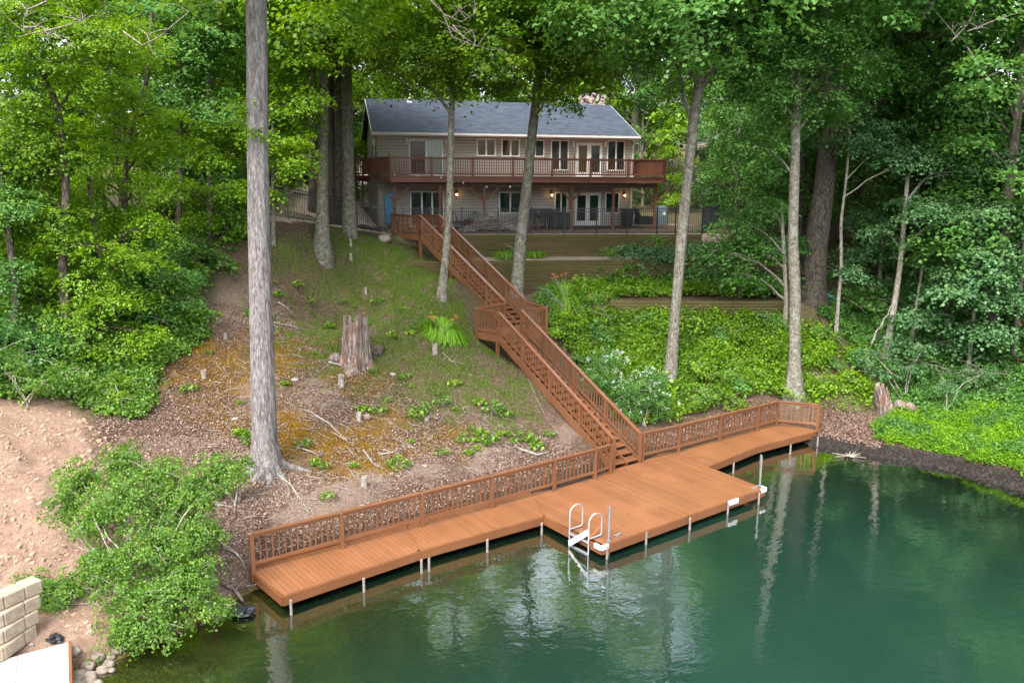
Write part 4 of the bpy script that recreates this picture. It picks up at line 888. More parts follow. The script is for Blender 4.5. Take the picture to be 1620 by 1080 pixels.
tree('maple_tree', 'tall bright green maple leaning right beside the right rail of the upper stairs', (817, 468), [(824,380),(834,290),(843,200),(852,130),(850,60),(858,-60)], [26,22,20,18,16,14,11,7],
     [(870,100,-2,2.0,1.8,1.1),(820,60,-1,2.3,2,1.3),(905,60,-2,2.2,2,1.3),(860,20,-2,2.6,2.4,1.3),(940,110,-1,1.8,1.7,.9),(885,155,-2,1.2,1.2,.6),(800,130,0,1.3,1.3,.6),(850,-80,0,3.2,3,2),(960,30,0,2.2,2,1.2)], 'bright', 'bark_maple', 10, .15, seed=6)
def fork(mb, pts, g, d0):
    a = D(1098, 172, d0); limb(mb, D(1096, 195, d0), D(1062, 70, d0-.5), .11, .04, 1, 0, 8, .1); lp = limb(mb, D(1104, 150, d0), D(1180, 30, d0+.5), .11, .03, 2, .1, 8, .1)
    limb(mb, lp[-1], D(1215, -60, d0+1), .04, .02, 3, 0)
tree('maple_tree', 'forked grey maple rising from the ground cover right of the white flowering bush', (1059, 610), [(1068,500),(1078,380),(1087,290),(1097,190),(1107,130),(1116,20),(1120,-120)], [24,19,20,18,20,19,15,12,7],
     [(1060,40,-1,2.0,1.8,1.2),(1120,20,-1,2.2,2,1.2),(1180,70,-1,1.8,1.6,.9),(1010,80,0,1.8,1.6,1),(1085,110,-1.4,1.0,1,.5),(1230,20,0,2,2,1.2),(1150,-80,0,3,2.6,2),(1020,0,0,2,2,1.3)], 'shade', 'bark_maple', 10, .14, seed=7, extra=fork, amp=.09)
tree('maple_tree', 'straight grey tree with flared roots at the right end of the dock railing', (1255, 632), [(1257,560),(1258,470),(1254,380),(1257,270),(1261,150),(1263,40),(1264,-120)], [34,22,21,20,19,17,16,14,9],
     [(1240,110,-1,1.9,1.7,.9),(1290,60,-1,2.2,1.8,1.1),(1210,150,-.5,1.6,1.5,.7),(1300,170,0,1.5,1.5,.7),(1190,230,0,1.6,1.5,.7),(1260,-40,0,3,2.6,2),(1350,110,0,1.8,1.6,.9)], 'shade', 'bark_maple', 10, .14, seed=8, flare=.5, amp=.05)
def big(mb, pts, g, d0):
    limb(mb, D(1330, 130, d0), D(1425, 62, d0-1), .42, .26, 4, .12, 10, .1); limb(mb, D(1425, 64, d0-1), D(1505, 66, d0-1), .24, .14, 5, .2, 8, .1)
    limb(mb, D(1312, 190, d0), D(1288, 10, d0), .5, .3, 6, 0, 10, .05); limb(mb, D(1500, 66, d0-1), D(1600, 108, d0-1.5), .1, .03, 7, .3, 6, .3)
tree('old_tree', 'huge dark leaning trunk beyond the lowest timber wall in the shaded right woods', (1285, 482), [(1290,400),(1300,320),(1312,240),(1325,160),(1345,60),(1360,-80)], [50,43,40,37,34,31,26,20],
     [(1330,60,0,3,2.6,1.6),(1420,120,-1,2.6,2.4,1.2),(1500,150,0,2.6,2.4,1.2),(1400,0,0,4,3,2),(1250,-60,0,4,3,2)], 'shade', 'bark_dark', 8, .15, seed=9, extra=big, flare=.3, amp=.09)
# dead branches
def dead_branch(label, segs, d, seed):
    g = D(*segs[0][0], d); mb = MB(); q = random.Random(seed)
    for s_ in segs:
        pts = [D(x, y, d+q.uniform(-.3, .3)) for x, y in s_]; r0 = .03; mb.tube(pts, [r0*(1-.8*i/(len(pts)-1)) for i in range(len(pts))], 5, False)
        for _ in range(7):
            i = q.randrange(len(pts)-1); a = pts[i]+(pts[i+1]-pts[i])*q.random(); limb(mb, a, a+np.array([q.uniform(-1, 1), q.uniform(-.6, .6), q.uniform(-.7, .8)])*.9, .018, .005, q.randrange(99), .1, 4, .4, 4)
    mb.build('dead_branch', M['deadwood'], None, loc=g, label=label, cat='branch', smooth=True, group='bare dead branches among the leaves')
dead_branch('bare grey dead branches tangled high in the top right corner', [[(1505,66),(1530,40),(1545,10),(1570,-20)],[(1515,60),(1490,30),(1470,5)],[(1530,75),(1560,120),(1600,108)],[(1530,50),(1580,30),(1640,12)]], 33, 1)
dead_branch('bare curling dead branch hanging in the leaves above the left part of the roof', [[(680,0),(700,20),(716,60),(760,75),(780,80)],[(700,22),(730,35),(755,20)],[(716,40),(735,60),(755,72)]], 31, 2)
dead_branch('pale crooked dead branch in the top left corner foliage', [[(75,2),(45,15),(37,35),(38,52)],[(38,43),(68,43),(82,58)],[(70,50),(110,40),(140,28)]], 24, 3)
dead_branch('thin bare dead branch left of the oak trunk at mid height of the woods', [[(195,50),(225,72),(250,60),(310,10),(390,-5)]], 27, 4)
# ---- thin stems
def sapling(px, path, w_, label, blobs=(), leaf='shade', bark='bark_grey', name='young_tree', group=None, seed=1, **k):
    return tree(name, label, px, path, [w_*1.4]+[w_*(1-.1*i) for i in range(len(path)+1)], list(blobs), leaf, bark, k.pop('dens', 10), k.pop('size', .14), group, seed=seed, flare=.3, **k)
sapling((432,386), [(433,340),(431,290),(434,230),(428,170)], 7, 'thin small tree between the oak and the grassy slope, leafy above the fence', [(440,230,-1,1.7,1.5,.9),(470,260,-1.5,1.3,1.2,.5),(430,170,0,1.8,1.6,1),(435,310,-.5,.7,.7,.45),(480,160,0,1.5,1.4,.7)], 'maple', 'bark_maple', seed=21)
sapling((1240,530), [(1244,480),(1240,400),(1236,320)], 8, 'slender pale sapling just left of the straight tree by the dock end', [(1200,400,0,1.3,1.2,.6),(1160,360,0,1.5,1.3,.6),(1215,330,0,1.3,1.2,.6),(1170,440,-.5,1.2,1.1,.5),(1120,400,0,1.2,1.1,.5)], seed=22)
sapling((1321,548), [(1326,480),(1331,420),(1330,350),(1338,290),(1345,210)], 7, 'thin wavy pale sapling right of the huge leaning trunk', [(1350,220,0,1.5,1.4,.5),(1400,240,0,1.5,1.4,.5),(1330,170,0,1.6,1.4,.6),(1440,260,-.5,1.3,1.2,.45),(1350,430,0,.8,.8,.5),(1390,205,0,1.3,1.3,.5)], 'blue', seed=23)
sapling((1399,583), [(1408,520),(1417,470),(1424,420),(1430,350),(1436,280)], 12, 'leaning grey stem with a dead pole propped against it above the leaf littered bank', [(1470,330,-1,1.8,1.6,.55),(1530,350,-1,1.7,1.5,.5),(1440,250,0,1.7,1.5,.6),(1500,270,0,1.8,1.6,.6),(1400,370,0,1.1,1.1,.5)], 'blue', seed=24,
        extra=lambda mb, pts, g, d0: limb(mb, D(1378, 545, d0-.3), D(1414, 478, d0), .045, .035, 1, 0, 6, .05))
sapling((1605,572), [(1610,500),(1618,420),(1624,330)], 9, 'thin grey stem with a pink tape band at the right edge of the picture', [(1580,330,-1,1.7,1.5,.5),(1560,400,-1,1.8,1.5,.5),(1610,250,0,1.7,1.6,.6),(1600,470,-.5,1.2,1.1,.5)], 'blue', seed=25)
g = G(1605,572); d0 = proj(*g)[2]; mb = MB(); mb.tube([D(1610.5,514,d0), D(1610.8,510,d0)], .125, 8); mb.build('tape_band', M['pink'], TREES[-1])
sapling((162,532), [(162,505),(158,430),(150,360),(140,280)], 9, 'small tree with wide light green leaf tiers in the middle of the left thicket', [(100,380,-1.5,1.3,1.1,.5),(170,400,-1.5,1.3,1.1,.45),(60,400,-1,1.2,1.1,.5),(140,440,-1,1.5,1.3,.6),(220,410,-1,1.1,1,.4),(110,470,-.5,1.5,1.2,.6),(200,470,0,1.4,1.2,.6),(120,330,0,1.4,1.2,.6),(60,470,0,1.2,1.1,.6),(240,360,.5,1.2,1.1,.6)], 'maple', 'bark_dark', 'small_tree', size=.11, sr=.42, dens=16, seed=26, asp=.3)
sapling((279,396), [(283,340),(286,280),(285,180),(284,60)], 11, 'dark slim trunk at the edge of the left thicket beyond the bare slope', [(300,90,0,2,1.8,1),(330,180,0,2,1.8,1),(260,150,0,1.8,1.6,.9),(340,60,0,2,1.8,1.1),(310,260,1,1.7,1.5,.8),(250,30,0,2,2,1.2),(350,280,1,1.5,1.4,.7),(340,-10,0,2.4,2,1.5)], 'shade', 'bark_dark', 'young_tree', seed=27)
sapling((110,560), [(98,420),(105,300),(95,180),(72,120),(42,80)], 16, 'crooked dark stem with bright drooping leaf sprays in the upper left', [(60,100,-1,1.7,1.4,.8),(120,60,-1,1.7,1.4,.8),(30,160,-1,1.5,1.3,.7),(60,200,-.5,1.5,1.3,.6),(150,130,0,1.6,1.4,.7),(20,30,-1,1.7,1.5,.9),(90,240,0,1.5,1.3,.6),(30,290,0,1.5,1.3,.7),(200,60,0,1.7,1.5,.9),(90,-20,0,2,1.8,1.2),(0,230,-1,1.2,1.2,.7)], 'bright', 'bark_dark', 'small_tree', size=.12, sr=.42, dens=15, seed=28, asp=.3)
sapling((200,470), [(197,330),(200,230),(235,120),(240,20)], 10, 'light green tree with hanging leaf sprays left of the dark slim trunk', [(200,150,-2,1.4,1.2,.6),(160,190,-1.5,1.3,1.1,.5),(240,180,-1,1.3,1.1,.5),(190,230,-1,1.5,1.3,.5),(150,290,-1,1.5,1.2,.5),(240,290,-1,1.2,1.1,.45),(200,340,-.5,1.3,1.2,.5),(110,300,-.5,1.4,1.2,.5),(270,230,0,1.3,1.2,.6),(200,80,0,1.6,1.4,.8)], 'maple', 'bark_dark', 'small_tree', size=.12, sr=.42, dens=15, seed=29, asp=.3)
sapling((20,560), [(25,450),(10,350),(0,260)], 12, 'dark leaved tree filling the left edge of the picture', [(20,330,0,1.6,1.4,.9),(0,430,0,1.6,1.4,.9),(40,520,0,1.7,1.4,.8),(10,250,1,1.7,1.5,.9),(80,560,0,1.3,1.2,.6),(-30,520,-1,1.4,1.3,.8)], 'shade', 'bark_dark', 'small_tree', size=.11, sr=.42, dens=15, seed=30, asp=.3)
for i, (b, pth, bl, lf, lab) in enumerate((((330,400),[(332,330),(330,250)],[(330,250,0,1.5,1.3,.6),(360,300,-.5,1.2,1.1,.5),(290,300,0,1.5,1.3,.6),(350,200,0,1.6,1.4,.7),(310,350,-.5,1,.9,.45)],'maple','leafy maple sapling right of the dark slim trunk, over the top of the bare slope'),
   ((60,520),[(62,430),(70,340)],[(60,330,-1,1.5,1.3,.55),(20,380,-1,1.3,1.2,.5),(100,350,-1,1.3,1.1,.45),(50,270,0,1.5,1.3,.6),(120,260,-.5,1.3,1.2,.5),(20,450,-1,1.3,1.2,.5)],'bright','bright leaved sapling in front of the dark tree on the left edge'),
   ((240,500),[(243,440),(246,400)],[(240,420,-.5,1.3,1.2,.5),(280,440,-1,1,.9,.4),(200,440,-.5,1.2,1.1,.45),(260,390,0,1.3,1.2,.5),(220,480,-1,1.2,1.1,.45),(285,480,-1,.9,.8,.4)],'shade','low dark green sapling overhanging the upper left edge of the bare slope'),
   ((120,540),[(122,480),(124,430)],[(120,500,-1.2,1.4,1.2,.5),(170,480,-1.2,1.3,1.1,.45),(70,520,-1,1.3,1.1,.45),(210,530,-1,1.2,1,.45),(150,550,-1,1.2,1,.4)],'maple','low spreading maple sapling at the bottom of the left thicket'),
   ((390,330),[(392,260),(390,200)],[(385,230,0,1.5,1.3,.6),(360,260,0,1.3,1.2,.5),(395,290,0,1.1,1,.5),(370,170,0,1.6,1.4,.7),(390,110,0,1.8,1.6,.9)],'maple','leafy sapling directly behind the oak trunk at the fence'))):
    sapling(b, pth, 7, lab, bl, lf, 'bark_dark', 'young_tree', seed=90+i, size=.12, sr=.45, dens=14, asp=.3)
# right side layered saplings
LAY = [((1440,560),[(1450,480),(1460,420)],[(1460,500,-1,1.2,1,.4),(1510,540,-1,1.1,1,.35),(1420,540,-1,.9,.9,.4),(1500,590,-1,1.1,.9,.4)],'spreading dark green maple sapling low on the bank right of the propped pole'),
 ((1530,600),[(1540,500),(1550,430)],[(1540,430,-1,1.6,1.3,.45),(1590,470,-1,1.4,1.2,.4),(1500,460,-1,1.3,1.2,.4),(1560,520,-1,1.4,1.1,.4)],'layered blue green maple sapling in front of the banded stem'),
 ((1170,470),[(1172,420),(1180,350)],[(1180,390,0,1.5,1.3,.5),(1140,430,0,1.3,1.1,.4),(1210,440,0,1.3,1.1,.4),(1190,340,0,1.4,1.2,.5),(1230,380,0,1.2,1,.45)],'broad leafy sapling growing behind the lowest timber wall'),
 ((1060,450),[(1060,420),(1055,395)],[(1045,400,0,1.3,1,.35),(1090,430,0,1.2,1,.4),(1010,395,0,.9,.8,.35),(1110,390,0,1.2,1,.4)],'leafy sapling spreading over the right end of the mulch strip'),
 ((1390,470),[(1395,400),(1400,340)],[(1400,340,0,1.8,1.5,.5),(1450,380,0,1.6,1.4,.45),(1370,400,0,1.3,1.2,.5),(1430,440,0,1.4,1.2,.5)],'maple sapling with flat leaf tiers in deep shade behind the wavy sapling'),
 ((1500,480),[(1505,400),(1510,300)],[(1510,310,0,2,1.7,.6),(1570,290,0,1.9,1.6,.6),(1480,220,0,1.9,1.6,.6),(1560,220,0,2,1.8,.7),(1600,170,0,2,1.8,.8)],'taller maple sapling with tiered leaves near the top right of the woods'),
 ((1130,330),[(1135,280),(1140,220)],[(1140,240,0,1.8,1.6,.7),(1180,280,0,1.8,1.5,.7),(1120,300,0,1.6,1.4,.7),(1200,200,0,1.9,1.6,.8),(1160,170,0,1.8,1.6,.8),(1220,310,0,1.6,1.4,.7)],'dense green sapling filling the gap right of the raised deck')]
for i, (b, pth, bl, lab) in enumerate(LAY):
    bl = [(a_[0], a_[1], a_[2], a_[3]*1.3, a_[4]*1.3, a_[5]*.6) for a_ in bl]
    sapling(b, pth, 6, lab, bl, ('blue', 'blue', 'shade')[i % 3], 'bark_grey', 'young_tree', 'layered maple saplings in the right woods', seed=40+i, sr=.75, size=.15, dens=12, fill=.25, per=60)
# ---- clump of big trunks beside the house
for px, w_, top_, bark, lab in (((553,372),23,(547,60),'bark_maple','thick grey trunk inside the fence nearest to the left end of the raised deck'), ((537,352),15,(533,40),'bark_dark','medium trunk between the two thickest trunks left of the house'),
     ((520,345),30,(516,20),'bark_dark','widest dark trunk in the clump left of the house'), ((497,330),17,(492,30),'bark_dark','leftmost dark trunk of the clump beside the house')):
    g = G(px[0], px[1]-4)
    tree('maple_tree', lab, px, [((px[0]*2+top_[0])/3, (px[1]*2+top_[1])/3), ((px[0]+2*top_[0])/3, (px[1]+2*top_[1])/3), top_, (top_[0]-2, -150)], [w_*1.25, w_, w_*.94, w_*.88, w_*.75, w_*.6],
         [(top_[0]+dx, dy, 0, 2.8, 2.4, 1.4) for dx, dy in ((-50, 20), (40, 60), (0, -60), (60, -20))], 'maple', bark, 8, .16, 'big trunks standing close together left of the house', seed=int(px[0]), flare=.2)
UP = {0: [(-2,1,19,4,3.6,2.4),(3,2,21,4,3.6,2.4),(0,-1,24,4,3.6,2.2)], 1: [(-2,0,20,3.6,3.4,2.2),(2,2,23,3.8,3.4,2.2)], 2: [(-2,-1,19,3.6,3.4,2),(2,1,21,3.6,3.4,2),(0,3,24.5,3.6,3.4,2)], 3: [(-1,-1,19,3.8,3.4,2.2),(3,0,21,3.8,3.4,2.2),(1,3,25,3.8,3.6,2.2)],
      4: [(-3,0,19,3.6,3.2,2),(2,1,20.5,3.8,3.4,2.2),(0,1,24,3.6,3.4,2)], 5: [(-3,-1,18.5,3.8,3.4,2.2),(2,1,20,4,3.4,2.2),(0,2,24,3.8,3.6,2.2)], 6: [(-4,-2,19,4.4,4,2.6),(3,-2,20,4.6,4,2.6),(7,1,22,4.4,4,2.4),(0,1,26,4.4,4,2.4)]}
for i, bl in UP.items():  # unseen crowns added overhead so the water mirrors less open sky
    t_ = TREES[i]; b = ORG[t_.name]; mat = [c_ for c_ in t_.children if c_.name.startswith('crown')][0].data.materials[0]; bb = [(b[0]+x, b[1]+y, z, rx, ry, rz) for x, y, z, rx, ry, rz in bl]
    mb = MB(); top_ = np.array([b[0], b[1]+.5, 17.5])
    for k, q_ in enumerate(bb): limb(mb, top_+(0, 0, k), q_[:3], .12, .03, k)
    mb.build('added_upper_limbs', M['bark_maple'], t_, smooth=True); bb += [(q_[0]+(1.5 if k % 2 else -1.5), q_[1]-.5, q_[2]-2.2, q_[3]*.9, q_[4]*.9, q_[5]*.8) for k, q_ in enumerate(bb)]; crown('added_upper_crown', bb, 2.9, .2, mat, t_, 'flat', 300+i, .85, 50, .35)
# ---- woodland prototypes and copies
def wood_proto(seed, leaf, bark, hgt, rc, z0, nb, label, size=.2):
    q = random.Random(seed); t_ = thing('woodland_tree', label, 'tree', (0, 0, 0)); mb = MB()
    pts = [(0, 0, -.8), (0, 0, 0), (q.uniform(-.3, .3), q.uniform(-.3, .3), hgt*.35), (q.uniform(-.6, .6), q.uniform(-.6, .6), hgt*.7), (q.uniform(-.8, .8), 0, hgt*.97)]
    r0 = hgt*.0125; trunk_mesh(mb, pts, [r0*1.1, r0, r0*.8, r0*.5, r0*.1], 10, .06, 4, .3, seed, .3, .5); bl = []
    for i in range(nb):
        f_ = i/(nb-1); z = z0+(hgt-z0)*f_; a = i*2.4+q.uniform(-.5, .5); r_ = rc*(.75 if f_ < .75 else .4)*q.uniform(.4, 1)
        c_ = (math.cos(a)*r_, math.sin(a)*r_, z); s_ = q.uniform(.75, 1.2)*rc*.42; bl.append((*c_, s_, s_, s_*.55)); limb(mb, (0, 0, max(1, z-r_*.5-.4)), c_, .07, .015, seed+i)
    mb.build('trunk', M[bark], t_, smooth=True); crown('crown', bl, 5.2, size, M[leaf], t_, 'flat', seed, .8, 34, .35); return t_
PR = [wood_proto(1, 'maple', 'bark_maple', 21, 4.6, 5, 20, 'p'), wood_proto(2, 'bright', 'bark_grey', 19, 4.3, 4, 19, 'p'), wood_proto(3, 'shade', 'bark_dark', 23, 5, 4.5, 22, 'p'),
      wood_proto(4, 'shade', 'bark_grey', 11, 3.4, 1.2, 16, 'p', .18), wood_proto(5, 'maple', 'bark_dark', 9, 3.2, .8, 14, 'p', .17)]
first = [True]*5
def plant(k, x, y, label, grp, sc_=1., rz=None):
    z = float(H(x, y)); rz = rnd.uniform(0, 6.28) if rz is None else rz; s_ = sc_*rnd.uniform(.88, 1.15)
    if first[k]: o = PR[k]; first[k] = False; o.location = (x, y, z); o.rotation_euler = (0, 0, rz); o.scale = (s_,)*3; o['label'] = label; o['group'] = grp
    else: o = copy_tree(PR[k], (x, y, z), rz, s_, label, grp)
    return o
# behind the house
for (k, a0, a1, y0, y1, n, lab, grp) in (
    (1, -24, 26, 70, 80, 11, 'tall bright leaved woodland tree rising behind the roof of the house', 'woodland trees behind the house'),
    (0, -32, 34, 84, 96, 12, 'tall bright leaved woodland tree rising behind the roof of the house', 'woodland trees behind the house'),
    (1, -45, 48, 104, 125, 12, 'tall bright leaved woodland tree rising behind the roof of the house', 'woodland trees behind the house')):
    for i in range(n):
        x = a0+(a1-a0)*(i+.5)/n+rnd.uniform(-1.5, 1.5); plant(k if i % 3 else (0 if k else 1), x, rnd.uniform(y0, y1), lab, grp, .95)
for i, (x, y) in enumerate([(-22,58),(-13,67),(-4,70),(10,71),(25,62)]): plant(i % 2, x, y, 'very tall woodland tree with its crown arching high over the house', 'tall added woodland trees around the house', 1.45)  # extra height added to block the sky reflected in the lake
RT = [(21,42),(27,38),(25,47),(32,44),(19,52),(24,57),(31,55),(37,50),(30,34),(36,38),(42,45),(17,62),(24,68),(33,66),(41,60),(22,36.5),(16.5,47),(28,61)]
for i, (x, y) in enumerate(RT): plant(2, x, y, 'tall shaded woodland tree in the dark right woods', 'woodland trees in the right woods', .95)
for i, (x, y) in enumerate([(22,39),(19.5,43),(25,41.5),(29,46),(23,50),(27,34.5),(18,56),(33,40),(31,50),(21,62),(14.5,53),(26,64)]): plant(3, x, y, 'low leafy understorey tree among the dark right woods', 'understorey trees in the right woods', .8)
LT = [(-19,40),(-24,36),(-17,47),(-23,46),(-29,42),(-14,54),(-20,56),(-28,52),(-33,48),(-13,63),(-20,66),(-29,62),(-37,58),(-27,33),(-33,38),(-16,60)]
for i, (x, y) in enumerate(LT): plant((0, 2, 1)[i % 3], x, y, 'tall woodland tree crowding behind the left thicket', 'woodland trees in the left woods', .95)
for i, (x, y) in enumerate([(-16,38),(-19,34.5),(-15,42),(-21,31),(-18,29),(-24,30),(-22,40),(-14,47),(-27,36),(-19,50)]): plant(4, x, y, 'low leafy understorey tree in the left thicket', 'understorey trees in the left thicket', .72)
for i in range(22):
    x = -26+60*(i+.5)/22+rnd.uniform(-1, 1); y = rnd.uniform(63, 76) if x < 14 else rnd.uniform(56, 72); plant(3 if i % 2 else 4, x, y, 'low bushy tree on the ground behind the house', 'low trees growing behind the house', .85)
for i, (x, y) in enumerate([(25,29),(28,25),(31,29),(27,33),(33,22),(36,27),(30,17),(35,12),(40,18),(-22,23),(-26,19),(-30,25),(-34,16)]):
    plant(3 if i % 2 else 4, x, y, 'low leafy tree growing down to the water beyond the edge of the picture', 'low trees along the shore outside the picture', .75)
# neighbour's low dark shed seen between the trunks
g = D(455, 300, 58); sh_ = thing('dark_shed', 'low dark blue roofed shed glimpsed between the trunks left of the house', 'shed', (g[0], g[1], float(H(g[0], g[1]))))
z_ = float(H(g[0], g[1])); b_ = np.array([g[0], g[1], z_]); mb = MB(); mb.obox(b_+U3*1.0, A3*3.6, N3*2, U3*1.2); mb.build('wall', M['black'], sh_)
mb = MB(); mb.add([b_+A3*i*3.9+N3*j*2.3+U3*k for i in (-1, 1) for j, k in ((-1, 2.15), (0, 3.1), (1, 2.15))], [(0, 1, 4, 3), (1, 2, 5, 4), (0, 2, 1), (3, 4, 5), (0, 3, 5, 2)]); mb.build('roof', M['roof'], sh_)

# ================================================================ LOW PLANTS
def scatter(n, poly, rng, bb=None, cond=None):
    """n ground points (world) evenly spread where the photo polygon falls on the ground"""
    P_ = np.array([G(*p) for p in poly]); x0, y0 = P_[:, 0].min()-1, P_[:, 1].min()-1; x1, y1 = P_[:, 0].max()+1, P_[:, 1].max()+1
    out_ = []; tot = 0; it = 0
    while tot < n and it < 60:
        it += 1; x = rng.uniform(x0, x1, n*2); y = rng.uniform(y0, y1, n*2); z = H(x, y); a, b, d = proj(x, y, z); k = inpoly(a, b, poly) & (shore(x, y) > .1)
        if cond is not None: k &= cond(x, y)
        out_.append(np.stack([x, y, z], 1)[k]); tot += k.sum()
    o = np.concatenate(out_)[:n]; return o
def cover(name, label, poly, n, size, mat, h=(.1, .5), seed=1, nfreq=1.4, nrm=.5, kind='stuff', cat='ground cover', cond=None, asp=.42, R=.26):
    rng = np.random.default_rng(seed); m = 22; g = scatter(n//m, poly, rng, cond=cond)
    a_, b_, _ = proj(*g.T); jit = rng.normal(size=len(g))
    nz = .5+.45*vnoise(g[:, 0], g[:, 1], nfreq, seed)+.35*vnoise(g[:, 0], g[:, 1], nfreq*3.1, seed+2)
    g = g[nz+.25*jit > .22]; nz = .5+.45*vnoise(g[:, 0], g[:, 1], nfreq, seed)+.35*vnoise(g[:, 0], g[:, 1], nfreq*3.1, seed+2)
    hh = h[0]+(h[1]-h[0])*np.clip(nz, 0, 1.15)*rng.uniform(.45, 1.15, len(g)); Rp = R*rng.uniform(.6, 1.4, len(g))
    a = rng.uniform(0, 6.28, (len(g), m)); r_ = np.sqrt(rng.uniform(0, 1, (len(g), m)))
    lean = rng.normal(size=(len(g), 2))*.12; C = np.stack([g[:, None, 0]+np.cos(a)*r_*Rp[:, None]+lean[:, :1], g[:, None, 1]+np.sin(a)*r_*Rp[:, None]+lean[:, 1:], g[:, None, 2]+hh[:, None]*(1-.45*r_**2)*rng.choice([1, .95, .7, .4], (len(g), m))], -1)
    N_ = np.stack([np.cos(a)*r_*.6, np.sin(a)*r_*.6, np.ones_like(a)], -1)+rng.normal(size=(len(g), m, 3))*nrm*.8; st_ = .5+.35*vnoise(g[:, 0], g[:, 1], 1.1, seed+5)+rng.normal(size=len(g))*.25
    T = np.clip(np.repeat(st_[:, None], m, 1)*.8+rng.uniform(0, .25, (len(g), m)), 0, 1); sz = size*np.repeat(rng.uniform(.7, 1.35, len(g)), m)*rng.uniform(.7, 1.25, C.shape[0]*m)
    V, Fq = leafmesh(C.reshape(-1, 3), N_.reshape(-1, 3), sz, rng, asp)
    return meshobj(name, V, Fq, mat, None, loc=g.mean(0), tint=np.repeat(T.ravel(), 4), kind=kind, label=label, cat=cat)
nolog = lambda x, y: shore(x, y) > .35
gap = lambda x, y: vnoise(x, y, 1.9, 101)+.6*vnoise(x, y, 4.4, 102)+NR.normal(size=np.shape(x))*.12
RB = [(870,505),(1000,500),(1245,510),(1300,520),(1390,560),(1395,600),(1370,655),(1290,650),(1225,628),(1180,625),(1060,665),(1010,672),(960,600),(905,560)]
cover('ground_cover', 'bright green leafy ground cover on the right bank between the walls and the dock railing', [(870,505),(1000,500),(1200,505),(1290,560),(1260,620),(1180,625),(1060,665),(1010,672),(960,600),(905,560)], 70000, .095, M['bright'], (.1, .9), 3, nfreq=2.9, R=.27, cond=lambda x, y: gap(x, y) > -.32)
cover('ground_cover', 'darker broad leaved growth filling the gaps of the bright ground cover on the right bank', RB, 36000, .12, M['maple'], (.15, 1.1), 4, nfreq=2.2, R=.33, cond=lambda x, y: gap(x, y) < -.06)
cover('ground_cover', 'fine leaved low weeds between the clumps of the right bank', RB, 40000, .055, M['shrub'], (.05, .5), 6, nfreq=3.5, R=.2, asp=.3)
cover('ground_cover', 'dark green low planting beside the right rail around the middle landing', [(840,470),(900,445),(960,470),(1000,510),(950,575),(985,640),(1005,672),(960,640),(900,560),(865,520)], 26000, .085, M['shrub'], (.08, .6), 5, nfreq=2.6)
cover('ground_cover', 'leafy growth on the terrace above the lowest timber wall', [(900,452),(960,425),(1060,430),(1150,450),(1240,455),(1255,474),(1100,470),(965,473),(920,470)], 26000, .12, M['maple'], (.2, 1.0), 7)
fe = lambda x, y: shore(x, y) > .45+.45*vnoise(x, y, 2.4, 40)+.25*vnoise(x, y, 6, 43)
cover('ground_cover', 'vivid yellow green fern bed along the dark muddy shore on the right', [(1385,675),(1430,650),(1500,640),(1660,640),(1660,760),(1590,745),(1520,725),(1440,708),(1395,698)], 110000, .06, M['fern'], (.04, .5), 9, nfreq=2.8, R=.2, cond=fe)
cover('ground_cover', 'darker weeds mixed through the fern bed on the right shore', [(1385,670),(1430,645),(1500,635),(1660,630),(1660,720),(1590,725),(1520,705),(1440,695),(1395,690)], 16000, .09, M['shade'], (.1, .65), 10, nfreq=3.5, cond=lambda x, y: fe(x, y) & (gap(x, y) > .3))
cover('ground_cover', 'green undergrowth running down to the shore beyond the right edge of the picture', [(1640,430),(2300,430),(2700,760),(2400,900),(1640,745)], 60000, .15, M['shade'], (.15, .8), 12, R=.4, cond=lambda x, y: shore(x, y) > .6)
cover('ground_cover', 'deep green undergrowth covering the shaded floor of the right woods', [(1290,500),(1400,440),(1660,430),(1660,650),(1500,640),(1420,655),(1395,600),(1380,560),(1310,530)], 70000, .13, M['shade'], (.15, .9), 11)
cover('ground_cover', 'bright weeds at the foot of the left thicket above the sandy bank', [(-60,560),(90,575),(250,520),(320,500),(325,540),(250,585),(240,640),(215,665),(150,650),(130,632),(-60,632)], 60000, .10, M['shrub'], (.1, .65), 13)
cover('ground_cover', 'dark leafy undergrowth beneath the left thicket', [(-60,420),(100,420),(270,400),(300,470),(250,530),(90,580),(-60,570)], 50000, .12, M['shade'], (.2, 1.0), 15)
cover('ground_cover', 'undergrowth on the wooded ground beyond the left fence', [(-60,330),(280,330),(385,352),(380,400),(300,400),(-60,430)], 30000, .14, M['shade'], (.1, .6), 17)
# grass blades on the slope
def blades(name, label, n, mask_poly, mat, hgt, seed, w_=.012, cond=None):
    rng = np.random.default_rng(seed); g = scatter(n, mask_poly, rng, cond=cond); a = rng.uniform(0, 6.28, len(g)); h_ = hgt*rng.uniform(.5, 1.3, len(g)); ln = rng.normal(size=(len(g), 2))*.35*h_[:, None]
    dx = np.stack([np.cos(a), np.sin(a), 0*a], 1)*w_; tip = g+np.stack([ln[:, 0], ln[:, 1], h_], 1)
    V = np.stack([g-dx, g+dx, tip], 1).reshape(-1, 3); return meshobj(name, V, np.arange(len(V)).reshape(-1, 3), mat, None, loc=g.mean(0), tint=np.repeat(rng.uniform(0, 1, len(g)), 3), kind='stuff', label=label, cat='grass')
def grass_ok(x, y): return vnoise(x, y, 1.5, 77)+.4*vnoise(x, y, 4, 78)+NR.normal(size=np.shape(x))*.35 > .0
HILL = [(340,500),(430,350),(560,368),(640,395),(720,440),(760,540),(830,590),(900,680),(935,715),(780,755),(540,800),(400,850),(330,780),(230,660),(250,580)]
